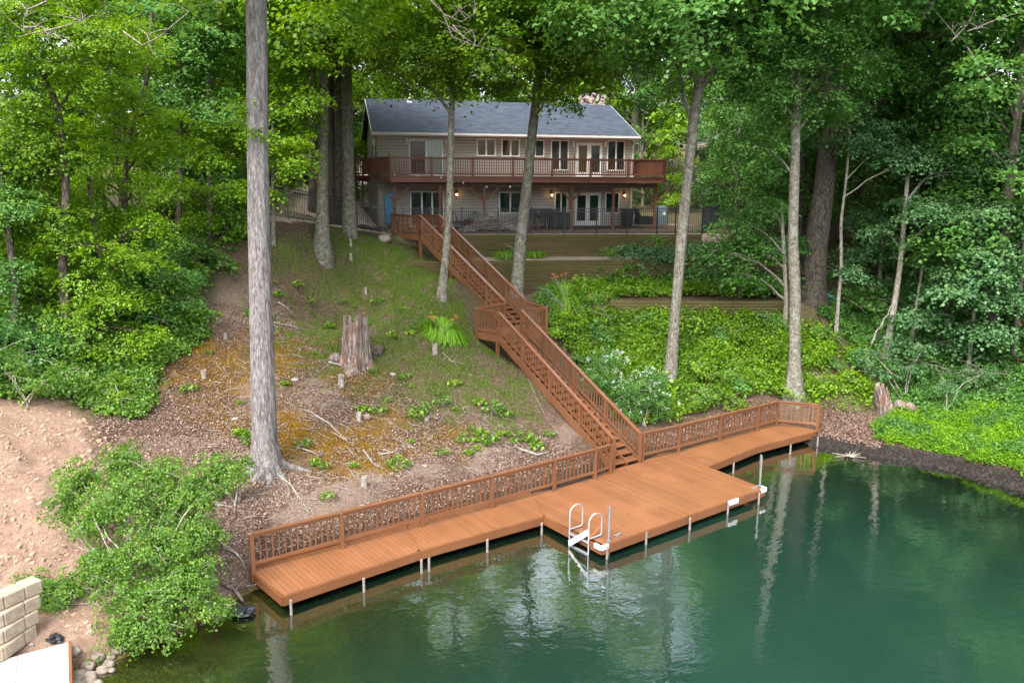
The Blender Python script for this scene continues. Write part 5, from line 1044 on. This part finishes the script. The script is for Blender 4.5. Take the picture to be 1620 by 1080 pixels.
blades('grass', 'thin green grass growing in patches over the hillside', 100000, HILL, M['grassb'], .085, 21, .011, lambda x, y: blobw(GR, x, y, 1.5)*(.75+.7*vnoise(x, y, 3, 61)+.5*vnoise(x, y, 7, 62)) > NR.uniform(.2, 1., np.shape(x)))
blades('moss', 'ochre moss and dry grass tufts on the lower hillside', 45000, HILL, m_leaf('moss_tuft', (.15, .08, .012), (.33, .20, .03), .2, (.25, .24, .04), .8, .1), .045, 22, .016, lambda x, y: blobw(MO, x, y, 1.5) > NR.uniform(.35, 1.2, np.shape(x)))
blades('dry_grass', 'pale dry grass stalks lying over the hillside', 9000, HILL, m_leaf('dry_stalk', (.2, .15, .11), (.5, .42, .36), .1, None, .8, .1), .07, 23, .007)
# leaf litter and twigs
def litter_stuff(name, label, n, poly, size, seed, mat='litter', cond=None, cat='leaf litter'):
    rng = np.random.default_rng(seed); g = scatter(n, poly, rng, cond=cond); g[:, 2] += .02+rng.uniform(0, .03, len(g)); N_ = np.array([0, 0, 1.])+rng.normal(size=(len(g), 3))*.55
    V, Fq = leafmesh(g, N_, size*rng.uniform(.5, 1.4, len(g)), rng, .38, .1); return meshobj(name, V, Fq, M[mat], None, loc=g.mean(0), tint=np.repeat(rng.uniform(0, 1, len(g)), 4), kind='stuff', label=label, cat=cat)
lc = lambda x, y: vnoise(x, y, 1.2, 90)+.5*vnoise(x, y, 3.5, 91) > .0
litter_stuff('leaf_litter', 'dry pinkish brown oak leaves scattered over the lower hillside', 30000, [(330,480),(440,480),(500,560),(640,600),(880,700),(930,720),(540,800),(400,840),(330,790),(240,690),(250,600)], .052, 31, cond=lc)
litter_stuff('leaf_litter', 'fallen leaves lying sparsely on the grassy upper slope', 13000, [(430,360),(640,385),(700,470),(760,600),(640,600),(500,560),(380,470)], .05, 32)
litter_stuff('leaf_litter', 'brown leaf litter around the foot of the oak and behind the light green shrub', 24000, [(150,660),(300,600),(420,640),(440,760),(400,900),(370,930),(250,870),(180,760)], .055, 38)
litter_stuff('leaf_litter', 'bed of pale fallen leaves on the bank right of the dock end', 12000, [(1285,690),(1300,640),(1380,650),(1400,690),(1390,712)], .065, 33)
litter_stuff('leaf_litter', 'fallen leaves behind the right dock railing', 8000, [(1015,690),(1215,634),(1235,655),(1060,705),(1012,712)], .06, 34)
litter_stuff('leaf_litter', 'fallen leaves gathered under the left dock railing', 11000, [(380,900),(520,850),(800,778),(930,735),(930,715),(700,760),(480,830),(390,850)], .05, 35)
litter_stuff('mulch', 'pinkish bark mulch spread over the yard inside the left fence', 16000, [(395,338),(480,345),(560,355),(610,365),(610,335),(560,300),(450,290),(395,300)], .09, 36, cat='mulch')
rng = np.random.default_rng(50); g = scatter(900, [(340,500),(460,500),(560,620),(760,640),(900,710),(520,800),(400,840),(340,760)], rng); mb = MB(); q = random.Random(8)
for p in g:
    a = q.uniform(0, 6.28); L = q.uniform(.06, .4)*q.uniform(.4, 1); d = np.array([math.cos(a), math.sin(a), 0])*L; e0, e1 = p-d, p+d; e0[2] = float(H(e0[0], e0[1]))+.03; e1[2] = float(H(e1[0], e1[1]))+.03; m_ = (e0+e1)/2+(q.uniform(-.05, .05), q.uniform(-.05, .05), .03)
    mb.tube([e0, m_, e1], [.009, .007, .004], 4, False)
mb.build('twigs', M['deadwood'], None, loc=g.mean(0), label='small grey twigs littering the lower hillside', cat='twigs', kind='stuff')
def fallen(pts, r, label, mat='deadwood', name='fallen_branch', grp=None, forks=2, seed=0):
    W_ = [G(*p)+(0, 0, .06) for p in pts]; mb = MB(); q = random.Random(seed+int(pts[0][0])); mb.tube(W_, [r*(1-.6*i/(len(W_)-1)) for i in range(len(W_))], 7)
    for _ in range(forks): a = W_[q.randrange(len(W_))]; limb(mb, a, a+np.array([q.uniform(-.6, .6), q.uniform(-.3, .3), q.uniform(.05, .3)]), r*.5, .006, q.randrange(99), .1, 5, .3, 4)
    return mb.build(name, M[mat], None, loc=W_[0], label=label, cat='branch' if name != 'fallen_log' else 'log', group=grp, smooth=True)
for i, (pts, r, lab) in enumerate((([(470,710),(490,717),(508,724)], .035, 'grey fallen branch lying on the ochre moss right of the oak foot'), ([(575,715),(590,735),(598,742)], .035, 'bleached branch in the heap of sticks at the lower middle of the slope'),
    ([(600,722),(618,719),(640,712)], .035, 'forked dead branch pointing right beside the heap of sticks'), ([(500,660),(520,672),(548,700)], .04, 'weathered branch half buried in leaves below the small stumps'),
    ([(430,512),(470,520),(490,526)], .02, 'thin straight stick on the dark soil right of the oak trunk'), ([(440,480),(455,490),(470,505)], .025, 'dark stick on the shaded slope right of the oak trunk'),
    ([(835,600),(850,635),(862,660),(885,690)], .012, 'long thin vine trailing down the slope left of the lower stairs'), ([(430,746),(460,770),(490,815)], .03, 'long crooked branch lying on bare soil below the oak'),
    ([(520,575),(550,583),(575,594)], .04, 'short broken branch resting at the foot of the large rotten stump'), ([(355,868),(375,880),(388,900)], .05, 'weathered stick above the left end of the dock'), ([(700,560),(715,575),(735,580)], .015, 'pale root stick beside the split stump'),
    ([(820,712),(850,722),(868,718)], .05, 'dark rotten piece of wood beside the foot of the stairs'))): fallen(pts, r, lab, grp='dead branches lying on the hillside', seed=i)
fallen([(1300,462),(1370,475),(1440,470),(1520,462),(1600,440)], .16, 'long dark fallen log lying across the shaded right woods', 'bark_dark', 'fallen_log', forks=3)
fallen([(1500,590),(1560,575),(1600,555)], .14, 'fallen brown log on the right bank near the banded stem', 'bark_dark', 'fallen_log', forks=1)
# stumps
def stump(px, py, r, h_, label, mat='rotten', lean=(0, 0), jag=.5, seed=0, name='tree_stump', hollow=True, grp=None, n=26):
    g = G(px, py); q = random.Random(seed); V = []; m = 12; tops = [h_*(1-jag*abs(mn.noise(Vector((math.cos(2*math.pi*k/n)*1.7+seed, math.sin(2*math.pi*k/n)*1.7, 3.3))))*1.6) for k in range(n)]
    for j in range(m+1):
        for k in range(n):
            a = 2*math.pi*k/n; f_ = j/m; rr_ = r*(1+.5*math.exp(-f_*5)*(1+.7*math.sin(a*4+seed))-.08*f_)*(1+.16*mn.noise(Vector((math.cos(a)*3+seed, math.sin(a)*3, f_*.8)))-.42*abs(mn.noise(Vector((math.cos(a)*7, math.sin(a)*7, f_*.6+seed)))))
            V.append(g+(math.cos(a)*rr_+lean[0]*f_*h_, math.sin(a)*rr_+lean[1]*f_*h_, -.25+(tops[k]+.25)*f_))
    for k in range(n): a = 2*math.pi*k/n; V.append(g+(math.cos(a)*r*.62+lean[0]*h_*.9, math.sin(a)*r*.62+lean[1]*h_*.9, tops[k]*.93))
    for k in range(n): a = 2*math.pi*k/n; V.append(g+(math.cos(a)*r*.4+lean[0]*h_*.4, math.sin(a)*r*.4+lean[1]*h_*.4, h_*.35 if hollow else tops[k]*.9))
    Fc = [(j*n+k, j*n+(k+1) % n, (j+1)*n+(k+1) % n, (j+1)*n+k) for j in range(m+2) for k in range(n)]+[tuple((m+2)*n+k for k in range(n))]
    return meshobj(name, V, Fc, M[mat], None, loc=g, smooth=False, label=label, cat='stump', group=grp)
stump(562, 577, .5, 1.95, 'large jagged rotten tree stump split down its front in the middle of the slope', seed=2, lean=(.03, .0), n=44, jag=.45)
rock(590, 558, .38, M['bark_dark'], 'dark rotten wood lump leaning behind the large stump', 'rotten_log', flat=.7, seed=4)
rock(533, 572, .26, M['rotten'], 'broken chunk of wood at the left foot of the large stump', 'wood_chunk', flat=.9, seed=5)
GRP = 'small cut stumps dotted over the hillside'
for i, (px, py, r, h_, lab, mt) in enumerate(((540,612,.12,.5,'pale small stump with a dark hollow front below the large stump','deadwood'),(688,560,.12,.42,'split bleached stump left of the middle landing','deadwood'),(568,667,.11,.35,'small grey stump beside the orange brown chunk on the lower slope','deadwood'),
    (555,412,.09,.35,'small stump below the dark rocks, lower of the two near the fence','deadwood'),(555,390,.07,.42,'thin upright stub just below the sloping fence','deadwood'),(579,465,.09,.3,'lone pale stump in the grass above the large stump','deadwood'),
    (323,598,.09,.32,'upright pale stub on the orange moss left of the oak','palerock'),(357,536,.07,.26,'tiny pale stub in the leaves left of the oak, higher up','palerock'),(576,770,.1,.35,'grey root stub just above the left dock railing','deadwood'),(675,668,.1,.2,'reddish low stump on the slope right of the grey one','rotten'))):
    stump(px, py, r, h_, lab, mt, seed=i+3, jag=.35, name='small_stump', hollow=i == 0, grp=GRP, n=14)
rock(580, 662, .16, M['rotten'], 'orange brown rotten chunk next to a small grey stump', 'wood_chunk', flat=.8, seed=6)
for i, (px, py, s, lab) in enumerate(((467,603,.13,'rounded grey stone right of the oak trunk'),(622,594,.11,'white stone right of the large stump'),(372,664,.1,'white stone just left of the oak trunk'),(672,738,.08,'small pale stone on the lower slope'),(678,660,.07,'small pinkish stone on the slope')))  : rock(px, py, s, M['palerock'], lab, 'stone', seed=i)
# weed clumps: one of each built, then copied
def clump(name, label, g, n, R, size, mat, h_, seed, style='round', cat='plant', group=None, asp=.42):
    t_ = thing(name, label, cat, g, group); rng = np.random.default_rng(seed); a = rng.uniform(0, 6.28, n); r_ = np.sqrt(rng.uniform(0, 1, n))*R
    C = g+np.stack([np.cos(a)*r_, np.sin(a)*r_, h_*(1-.5*(r_/R)**2)*rng.uniform(.3, 1, n)], 1); V, Fq = leafmesh(C, np.array([0, 0, 1.])+rng.normal(size=(n, 3))*.5, size*rng.uniform(.6, 1.3, n), rng, asp)
    mb = MB(); q = random.Random(seed)
    for i in range(6): k = rng.integers(n); mb.tube([g, (g+C[k])/2+(0, 0, .05), C[k]], .008, 4, False)
    mb.build('stem', M['bark_grey'], t_); meshobj('foliage', V, Fq, mat, t_, tint=np.repeat(rng.uniform(0, 1, n), 4)); return t_
wp = [(480,707),(500,735),(512,740),(615,635),(640,600),(650,613),(670,650),(720,610),(735,690),(750,700),(775,700),(790,688),(660,660),(500,560),(430,450),(620,535),(600,655),(575,650),(820,690),(840,700),(540,480),(560,488),(700,720),(560,510),(780,650),(380,690),(330,560),(740,720),(520,790),(650,530),(600,480),(470,455),(745,680),(760,690),(780,695),(800,690),(815,700),(770,705),(730,700),(755,712),(700,640),(720,650),(690,625),(760,640),(800,660),(450,610),(400,500),(440,470),(590,590),(520,520),(490,480),(640,490),(660,520),(850,710),(870,690),(380,640),(300,620),(290,560),(400,700),(650,700),(630,740),(560,740)]
W0 = [clump('weed', '', np.zeros(3)+G(*wp[0]), 90, .3, .09, M['shrub'], .28, 1), clump('weed', '', np.zeros(3)+G(*wp[1]), 60, .22, .1, M['bright'], .22, 2)]
nl_ = ['beside the grey fallen branch', 'above the left dock railing', 'nearest the dock railing', 'right of the pale hollow stump', 'below the daylily clump', 'between two stumps on the slope']
for i, p in enumerate(wp):
    lab = 'small bright green weed sprouting from the leaf littered hillside'
    o = W0[i] if i < 2 else copy_tree(W0[i % 2], G(*p), rnd.uniform(0, 6), rnd.uniform(.6, 1.5)); o['label'] = lab; o['group'] = 'small green weeds scattered over the hillside'
# daylilies
def lily(px, py, R, h_, n, label, nf, seed=1, fl='orange'):
    g = G(px, py); t_ = thing('daylily_clump', label, 'flower clump', g, 'clumps of strap leaved daylilies'); rng = np.random.default_rng(seed); V = []; T = []
    for i in range(n):
        a = rng.uniform(0, 6.28); b = R*.45*math.sqrt(rng.uniform()); o_ = g+(math.cos(a)*b, math.sin(a)*b, 0); a2 = a+rng.normal()*.5; L = rng.uniform(.5, 1.)*R*1.1; hh = h_*rng.uniform(.6, 1.1); s = np.array([-math.sin(a2), math.cos(a2), 0])*.014; d = np.array([math.cos(a2), math.sin(a2), 0])
        hh *= rng.uniform(.35, 1.05); gz = lambda f_: float(H(o_[0]+d[0]*L*f_, o_[1]+d[1]*L*f_))-o_[2]; pts = [o_+(0, 0, gz(0)), o_+d*L*.3+(0, 0, hh*.7+gz(.3)), o_+d*L*.65+(0, 0, hh*.85+gz(.65)), o_+d*L+(0, 0, hh*rng.uniform(.1, .6)+gz(1))]
        for k in range(3): V += [pts[k]-s, pts[k]+s, pts[k+1]+s*.8, pts[k+1]-s*.8]
        T += [rng.uniform()]*12
    meshobj('foliage', V, np.arange(len(V)).reshape(-1, 4), M['lily'], t_, tint=T)
    for i in range(nf):
        a = rng.uniform(0, 6.28); e = g+(math.cos(a)*R*.7, math.sin(a)*R*.7, h_*rng.uniform(1.2, 1.6)); mb = MB(); mb.tube([g, (g+e)/2+(0, 0, .1), e], .006, 4); mb.build('flower_stem', M['bark_grey'], t_); mb = MB()
        for k in range(6): c_ = math.cos(k*1.047), math.sin(k*1.047); mb.add([e, e+(c_[0]*.06-c_[1]*.025, c_[1]*.05+c_[0]*.02, .05), e+(c_[0]*.11, c_[1]*.11, .04), e+(c_[0]*.06+c_[1]*.025, c_[1]*.06-c_[0]*.025, .05)], [(0, 1, 2, 3)])
        mb.build('flower', M['orange'], t_)
lily(702, 530, .8, .55, 1200, 'lush daylily clump with orange flowers on the slope left of the middle landing', 7, 1)
lily(893, 474, .9, .75, 260, 'daylily clump with orange flowers right of the upper stairs below the middle timber wall', 9, 2)
lily(800, 410, .7, .5, 260, 'dark green strap leaved clump on the terrace between the stairs and the leaning maple', 0, 3)
lily(846, 408, .6, .5, 200, 'strap leaved clump on the terrace just right of the leaning maple', 0, 4)
lily(945, 500, .8, .6, 240, 'strap leaved clump near the left end of the lowest timber wall', 2, 5)
# shrubs
def shrub(name, label, base, blobs, n_dens, size, mat, seed, style='round', sr=.28, per=40, flowers=None, bark='deadwood', cat='shrub', fill=.5, asp=.42, group=None, grow=1.):
    g = G(*base); _, _, d0 = proj(*g); t_ = thing(name, label, cat, g, group); bl = [(*D(b[0], b[1], d0+b[2]), *[grow*v for v in b[3:6]]) for b in blobs]; mb = MB()
    for i, b in enumerate(bl):
        c_ = np.array(b[:3]); limb(mb, g+(rnd.uniform(-.15, .15), rnd.uniform(-.15, .15), -.05), c_, .03, .01, seed+i, .1, 6, .3); q = random.Random(seed+i)
        for j in range(7): limb(mb, c_, c_+np.array([q.uniform(-1, 1)*b[3], q.uniform(-1, 1)*b[4], q.uniform(-.8, 1)*b[5]])*1.0, .012, .004, seed+i*3+j, .1, 4, .3, 4)
    mb.build('branches', M[bark], t_, smooth=True); crown('foliage', bl, n_dens, size, M[mat], t_, style, seed, sr, per, fill, asp)
    if flowers:
        rng = np.random.default_rng(seed); b = bl; C = []
        for k in range(flowers):
            q_ = b[rng.integers(len(b))]; d = unit(rng.normal(size=3)); d[2] = abs(d[2]); d[1] = -abs(d[1])*.7; c_ = np.array(q_[:3])+unit(d)*np.array(q_[3:6])*1.05; C.append(c_+rng.normal(size=(9, 3))*.035)
        C = np.concatenate(C); V, Fq = leafmesh(C, np.array([0, -.3, 1.])+rng.normal(size=(len(C), 3))*.4, np.full(len(C), .026), rng, .5); meshobj('blossom', V, Fq, M['whitep'], t_)
    return t_
shrub('riverside_shrub', 'large loose light green shrub spilling over the sandy bank towards the water', (215,960), [(200,790,.6,.62,.55,.42),(150,820,.8,.5,.45,.32),(130,760,1.3,.55,.45,.35),(190,730,1.6,.45,.4,.3),(250,760,1.2,.55,.5,.4),(240,860,0,.7,.55,.42),(160,890,0,.5,.45,.3),(100,935,-.2,.42,.4,.25),(70,955,-.3,.3,.3,.18),(220,940,-.4,.6,.5,.38),(290,930,-.3,.55,.45,.36),(330,960,-.4,.3,.3,.18),(200,1000,-.8,.42,.4,.3),(250,985,-.8,.45,.4,.3),(285,870,.4,.5,.45,.38),(320,840,.7,.4,.4,.3),(270,810,.9,.45,.4,.35),(355,960,-.3,.2,.2,.12),(60,925,0,.3,.3,.22),(310,770,1,.45,.4,.35),(345,745,1.1,.4,.35,.3),(110,800,1,.4,.35,.3),(300,900,0,.45,.4,.35)],
  95, .055, 'shrub', 61, sr=.2, per=38, fill=.6, grow=1.6)
shrub('leafy_bush', 'bright green bush hugging the left side of the oak foot', (372,800), [(375,750,0,.42,.35,.28),(345,770,0,.38,.35,.28),(390,730,.2,.25,.25,.2),(330,800,-.1,.35,.3,.25),(300,790,0,.35,.3,.25)], 60, .075, 'shrub', 62, sr=.2, per=30)
shrub('withered_bush', 'brown and yellow withered leaves at the right edge of the large light green shrub', (335,900), [(322,850,0,.28,.25,.3),(335,880,0,.25,.2,.2),(310,880,0,.2,.2,.2)], 40, .07, 'dead', 63, sr=.16, per=18)
shrub('flowering_bush', 'rounded bush with small white flowers at the right side of the lower stairs', (1015,672), [(1000,620,0,1.2,.9,.65),(950,600,.3,.9,.7,.5),(1040,640,0,.8,.7,.5),(985,650,-.2,.9,.6,.4),(960,570,.6,.8,.7,.45),(1030,600,.4,.8,.7,.5)], 60, .06, 'shade', 64, sr=.24, per=40, flowers=110)
shrub('juniper_bush', 'low dark feathery juniper spreading below the middle timber wall', (900,500), [(885,478,0,.8,.6,.25),(930,490,0,.8,.6,.25),(870,462,.3,.6,.5,.2),(905,505,-.3,.7,.5,.2)], 22, .07, 'blue', 65, sr=.25, per=44, asp=.15)
shrub('terrace_bush', 'light leafy bush climbing over the mulch strip in front of the top timber wall', (960,442), [(950,430,0,.9,.7,.4),(990,425,0,.9,.7,.4),(960,400,.2,.6,.5,.3),(1020,440,0,.8,.6,.4),(980,445,-.3,1,.7,.3),(1040,380,0,.7,.6,.25)], 14, .12, 'shrub', 66, sr=.3, per=30)
shrub('terrace_bush', 'small green shrub at the terrace left of the leaning maple foot', (812,408), [(815,395,0,.7,.5,.3),(795,402,0,.5,.4,.25)], 18, .08, 'shrub', 67, sr=.2, per=30)
shrub('leafy_bush', 'green bush bulging out of the left thicket over the upper end of the bare slope', (285,520), [(285,480,0,1.0,.8,.5),(250,500,-.2,1.1,.9,.5),(300,440,.5,.9,.8,.5),(230,470,0,1.1,.9,.6),(255,430,.6,1.1,.9,.6)], 14, .1, 'shade', 68, sr=.34, per=40, asp=.3)
shrub('leafy_bush', 'pale green bush at the left edge just above the sandy bank', (40,640), [(20,590,0,.9,.7,.4),(60,610,0,.8,.6,.35),(-10,560,0,.9,.8,.4),(100,590,.2,.8,.7,.4)], 16, .09, 'shrub', 69, sr=.28, per=40)
shrub('leafy_bush', 'bright lime green weeds overhanging the right end of the sandy bank', (195,655), [(190,630,0,.6,.5,.3),(160,640,0,.5,.4,.25),(220,640,0,.4,.35,.25),(180,600,.2,.6,.5,.3)], 18, .09, 'bright', 70, sr=.24, per=36)
shrub('leafy_bush', 'dark sapling bush leaning over the shore at the rotten trunk on the right bank', (1435,640), [(1440,580,0,.9,.8,.35),(1400,590,.2,.8,.7,.35),(1460,550,0,.8,.7,.3),(1380,560,.5,.9,.7,.4)], 14, .11, 'blue', 71, 'flat', sr=.34, per=40)
shrub('leafy_bush', 'pale green bush overhanging the right bank beside the bed of ferns', (1500,655), [(1560,590,.5,1.4,1,.5),(1500,610,.3,1.1,.9,.4),(1600,620,0,1.1,.9,.4)], 12, .10, 'blue', 72, 'round', sr=.36, per=44, asp=.2)
BU = [((1000,560),'bright'),((1110,560),'maple'),((1180,590),'bright'),((1050,540),'shrub'),((1450,500),'shade')]
bush = []
for i, ((px, py), m_) in enumerate(BU):
    bush.append(shrub('leafy_bush', 'x', (px, py), [(px, py-16, 0, .6, .5, .35), (px-22, py-8, 0, .45, .4, .25), (px+20, py-10, 0, .5, .4, .3)], 22, .1, m_, 80+i, 'flat', sr=.28, per=34, group='leafy bushes mixed into the ground cover on the right bank'))
for i, (px, py) in enumerate([(940,540),(980,590),(1090,600),(1130,535),(1170,540),(1215,560),(1150,615),(1100,580),(1200,610),(1020,520),(1230,530),(1290,540),(1310,580),(1340,610),(1300,620),(1350,580),(1080,520),(905,530),(925,575),(1110,640),(1150,645),(1205,520),(960,520)]):
    bush.append(copy_tree(bush[i % 4 if i % 3 else 4], G(px, py), rnd.uniform(0, 6), rnd.uniform(.7, 1.5)))
for i, (px, py, s_) in enumerate([(300,330,1.6),(340,320,1.8),(250,350,2),(200,380,2),(370,325,1.5),(280,300,2),(150,400,2),(60,420,2),(0,440,2),(310,460,1.4),(330,430,1.3),(270,520,1.3),(220,560,1.5),(120,570,1.6),(30,590,1.5),(300,510,1.1),(1420,480,2),(1500,500,2),(1580,540,2),(1460,440,2.2),(1540,420,2.2),(1380,500,1.7),(1350,450,1.8),(1600,480,2),(1330,490,1.4),(1460,600,1.4),(1560,610,1.4)]):
    o = copy_tree(bush[(1, 3, 4)[i % 3] if px < 800 else 4], G(px, py), rnd.uniform(0, 6), s_*rnd.uniform(.9, 1.2)); o['label'] = 'waist high green bush in the undergrowth of the '+('left' if px < 800 else 'right')+' woods'; o['group'] = 'bushes in the undergrowth of the '+('left' if px < 800 else 'right')+' woods'
for b in bush: b['label'] = 'knee high leafy green bush standing out of the ground cover on the right bank'
for i, (px, py) in enumerate([(330,385),(352,365),(375,352),(310,410),(345,340),(300,440),(370,372),(325,345)]):
    o = copy_tree(bush[1+2*(i % 2)], G(px, py), rnd.uniform(0, 6), rnd.uniform(1.1, 1.9)); o['label'] = 'dark leafy bush at the top of the bare slope between the thicket and the oak'; o['group'] = 'bushes at the top of the bare slope left of the oak'
rng = np.random.default_rng(77); g = scatter(1500, [(-60,645),(120,645),(165,690),(235,800),(262,900),(230,1000),(110,1010),(60,900),(-60,930)], rng); mb = MB(); q = random.Random(12)
for p in g:
    s_ = q.uniform(.008, .03)*q.choice((1, 1, 1.8)); a = q.uniform(0, 3); mb.obox(p+(0, 0, s_*.2), np.array([math.cos(a), math.sin(a), .2])*s_, np.array([-math.sin(a), math.cos(a), .1])*s_*.8, np.array([0, .2, 1])*s_*.6)
mb.build('soil_clods', simple('sandy_clod', (.36, .25, .185), .95, .1, .3, 9), None, loc=g.mean(0), label='crumbled tan clods of earth over the sandy bank', cat='soil', kind='stuff')
mb = MB(); q = random.Random(14)
for i in range(1500):
    x = q.uniform(10.8, 22); y0 = float(np.interp(x, SX, SY)); s_ = q.uniform(.012, .06); y = y0+q.gauss(.25, .3); z = float(H(x, y))
    if z < -.12: continue
    a = q.uniform(0, 3); mb.obox(np.array([x, y, z+s_*.2]), np.array([math.cos(a), math.sin(a), .3])*s_, np.array([-math.sin(a), math.cos(a), .2])*s_*.8, np.array([.2, .2, 1])*s_*.6)
mb.build('mud_clods', simple('wet_mud', (.03, .025, .022), .6, .3, .4, 9), None, loc=(14, 29, 0), label='dark wet mud clods and stones along the right waterline', cat='mud', kind='stuff')
rng = np.random.default_rng(5); o_ = np.array([rng.uniform(-5, 11, 600), rng.uniform(18, 31, 600)]).T; o_ = o_[inpoly(o_[:, 0], o_[:, 1], [tuple(p) for p in outline])][:70]
V, Fq = leafmesh(np.c_[o_, np.full(len(o_), DZ+.012)], np.array([0, 0, 1.])+rng.normal(size=(len(o_), 3))*.2, rng.uniform(.03, .07, len(o_)), rng, .38, .05)
meshobj('fallen_leaves', V, Fq, M['litter'], None, loc=(2, 23, DZ), tint=np.repeat(rng.uniform(0, .8, len(o_)), 4), kind='stuff', label='few tiny dry leaves scattered on the dock boards', cat='leaves')
# rotten trunk and upturned roots on the right bank
stump(1405, 655, .34, 1.3, 'tall rotten snag standing at the edge of the leaf littered right bank', 'rotten', lean=(-.25, .1), seed=5, n=22, name='rotten_snag')
fallen([(1345,560),(1370,590),(1392,625),(1404,650)], .2, 'thick mossy rotten log leaning down the right bank', 'rotten', 'fallen_log', forks=4)
fallen([(1335,525),(1350,515),(1375,520)], .12, 'upturned roots of a fallen tree behind the mossy log', 'bark_dark', 'upturned_roots', forks=9)
rock(1430, 652, .4, M['rotten'], 'brown root mass right of the tall rotten snag', 'root_mass', flat=.9, seed=3)
a, b = G(1301, 478), G(1325, 492); mb = MB(); mb.tube([a+(0, 0, .5), b+(0, 0, .5)], .09, 8); mb.build('drain_pipe', M['teal'], None, loc=a, label='short teal plastic pipe lying beside the huge leaning trunk', cat='pipe')
g = G(1609, 585); mb = MB(); mb.tube([g, g+(0, 0, .5)], .03, 5); mb.build('marker_stake', M['pink'], None, loc=g, label='short pink marker stake beside the banded stem on the right edge', cat='stake')
q = G(1342, 728); mb = MB()
for i in range(14): e = np.array([rnd.uniform(-.7, .7), rnd.uniform(-.4, .2), rnd.uniform(.02, .12)]); mb.tube([np.array([q[0], q[1], .02]), np.array([q[0], q[1], .05])+e], [.03, .01], 5)
mb.build('sunken_branch', M['deadwood'], None, loc=q, label='grey dead branches poking out of the water by the right bank', cat='branch')
# ================================================================ LEFT SHORE: PLATFORM, BLOCK WALL, ROCKS
c_ = [P(-60, 1060, .55)[:2], P(108, 1015, .55)[:2], P(110, 1110, .55)[:2], P(-60, 1150, .55)[:2]]
pf = thing('pale_platform', 'pale grey boarded platform with a brown edge in the bottom left corner', 'platform', (*c_[1], .55))
e1 = c_[0]-c_[1]; e1 /= np.linalg.norm(e1); ee = c_[2]-c_[1]; ee /= np.linalg.norm(ee); mb = MB()
a0, b0 = c_[1], c_[2]
for i in range(4):
    for j in range(4):
        o = a0+e1*j*.92+ee*i*.62; o2 = o+e1*.912+0*ee; mb.prism([o, o+ee*.612, o+ee*.612+e1*.912, o+e1*.912][::-1] if np.cross(ee, e1) < 0 else [o, o+ee*.612, o+ee*.612+e1*.912, o+e1*.912], .5, .55)
mb.build('deck_panels', M['platform'], pf)
mb = MB(); mb.beam((*(a0-e1*.03), .42), (*(a0-e1*.03+ee*2.4), .42), .05, .3); mb.beam((*(a0-ee*.03), .40), (*(a0-ee*.03+e1*3.6), .40), .05, .24); mb.build('edge_board', M['dockside'], pf)
for k in (.2, 1.2, 2.2): p = a0+ee*k+e1*.1; post(p, -.8, .48, pf, M['dockside'], .12)
bw = thing('block_wall', 'curved stepped wall of pale concrete blocks on the sandy bank at the left edge', 'retaining wall', G(20, 1000))
for r_ in range(4):
    ln = [P(-45, 960+r_*27, 1.75-r_*.3)[:2], P(5, 942+r_*27, 1.75-r_*.3)[:2], P(38, 927+r_*24, 1.75-r_*.3)[:2], P(66-r_*3, 915+r_*24, 1.75-r_*.3)[:2]]; mb = MB()
    zt = 1.75-r_*.3
    for a, b in zip(ln[:-1], ln[1:]):
        d = (b-a)/np.linalg.norm(b-a); nn_ = np.array([-d[1], d[0]]); L = np.linalg.norm(b-a); m = max(1, round(L/.42))
        for i in range(m): p, q_ = a+(b-a)*(i/m)+d*.006, a+(b-a)*((i+1)/m)-d*.006; mb.beam((*(p+nn_*.16), zt-.15), (*(q_+nn_*.16), zt-.15), .36, .292)
    o = mb.build('block_course', M['conc'], bw); m_ = o.modifiers.new('b', 'BEVEL'); m_.width = .02
RK = [(125,1072,.17),(140,1055,.14),(156,1045,.13),(172,1050,.12),(176,1040,.1),(162,1060,.12),(140,1075,.17),(188,1032,.14),(120,1050,.13),(205,1025,.12),(150,1085,.15),(125,1090,.2),(300,985,.08),(322,968,.08),(345,975,.07),(176,1060,.07)]
for i, (px, py, s) in enumerate(RK): p = P(px, py, .02); rock(px, py, s, M['rock'], 'rounded tan boulder in the pile at the waterline below the light green shrub', 'shore_rock', 'rounded boulders at the left waterline', .75, i, (p[0], p[1], max(0, float(H(p[0], p[1])))))
for i, (px, py, s) in enumerate(((8,1020,.12),(22,1012,.1),(30,1018,.07),(12,1030,.09),(50,1020,.05))): rock(px, py, s, M['palerock'], 'broken pale stone between the block wall and the pale platform', 'broken_stone', 'broken stones beside the pale platform', .6, i)
rock(88, 1012, .13, M['tarp'], 'crumpled dark plastic scrap on the sand behind the pale platform', 'plastic_scrap', flat=.7, seed=2, rough=1.0)
p = P(385, 965, .1); rock(385, 965, .2, M['tarp'], 'black tarp crumpled at the waterline by the left end of the dock', 'black_tarp', flat=.4, seed=8, rough=1.1, at=(p[0], p[1], .05))
fallen([(350,925),(372,938),(385,955)], .07, 'weathered grey root at the waterline beside the dock end', 'rotten', 'fallen_branch', forks=3)
a = P(392, 921, .3); b = P(420, 940, .3)
print('polys', sum(len(o.data.polygons) for o in bpy.data.objects if o.type == 'MESH'))
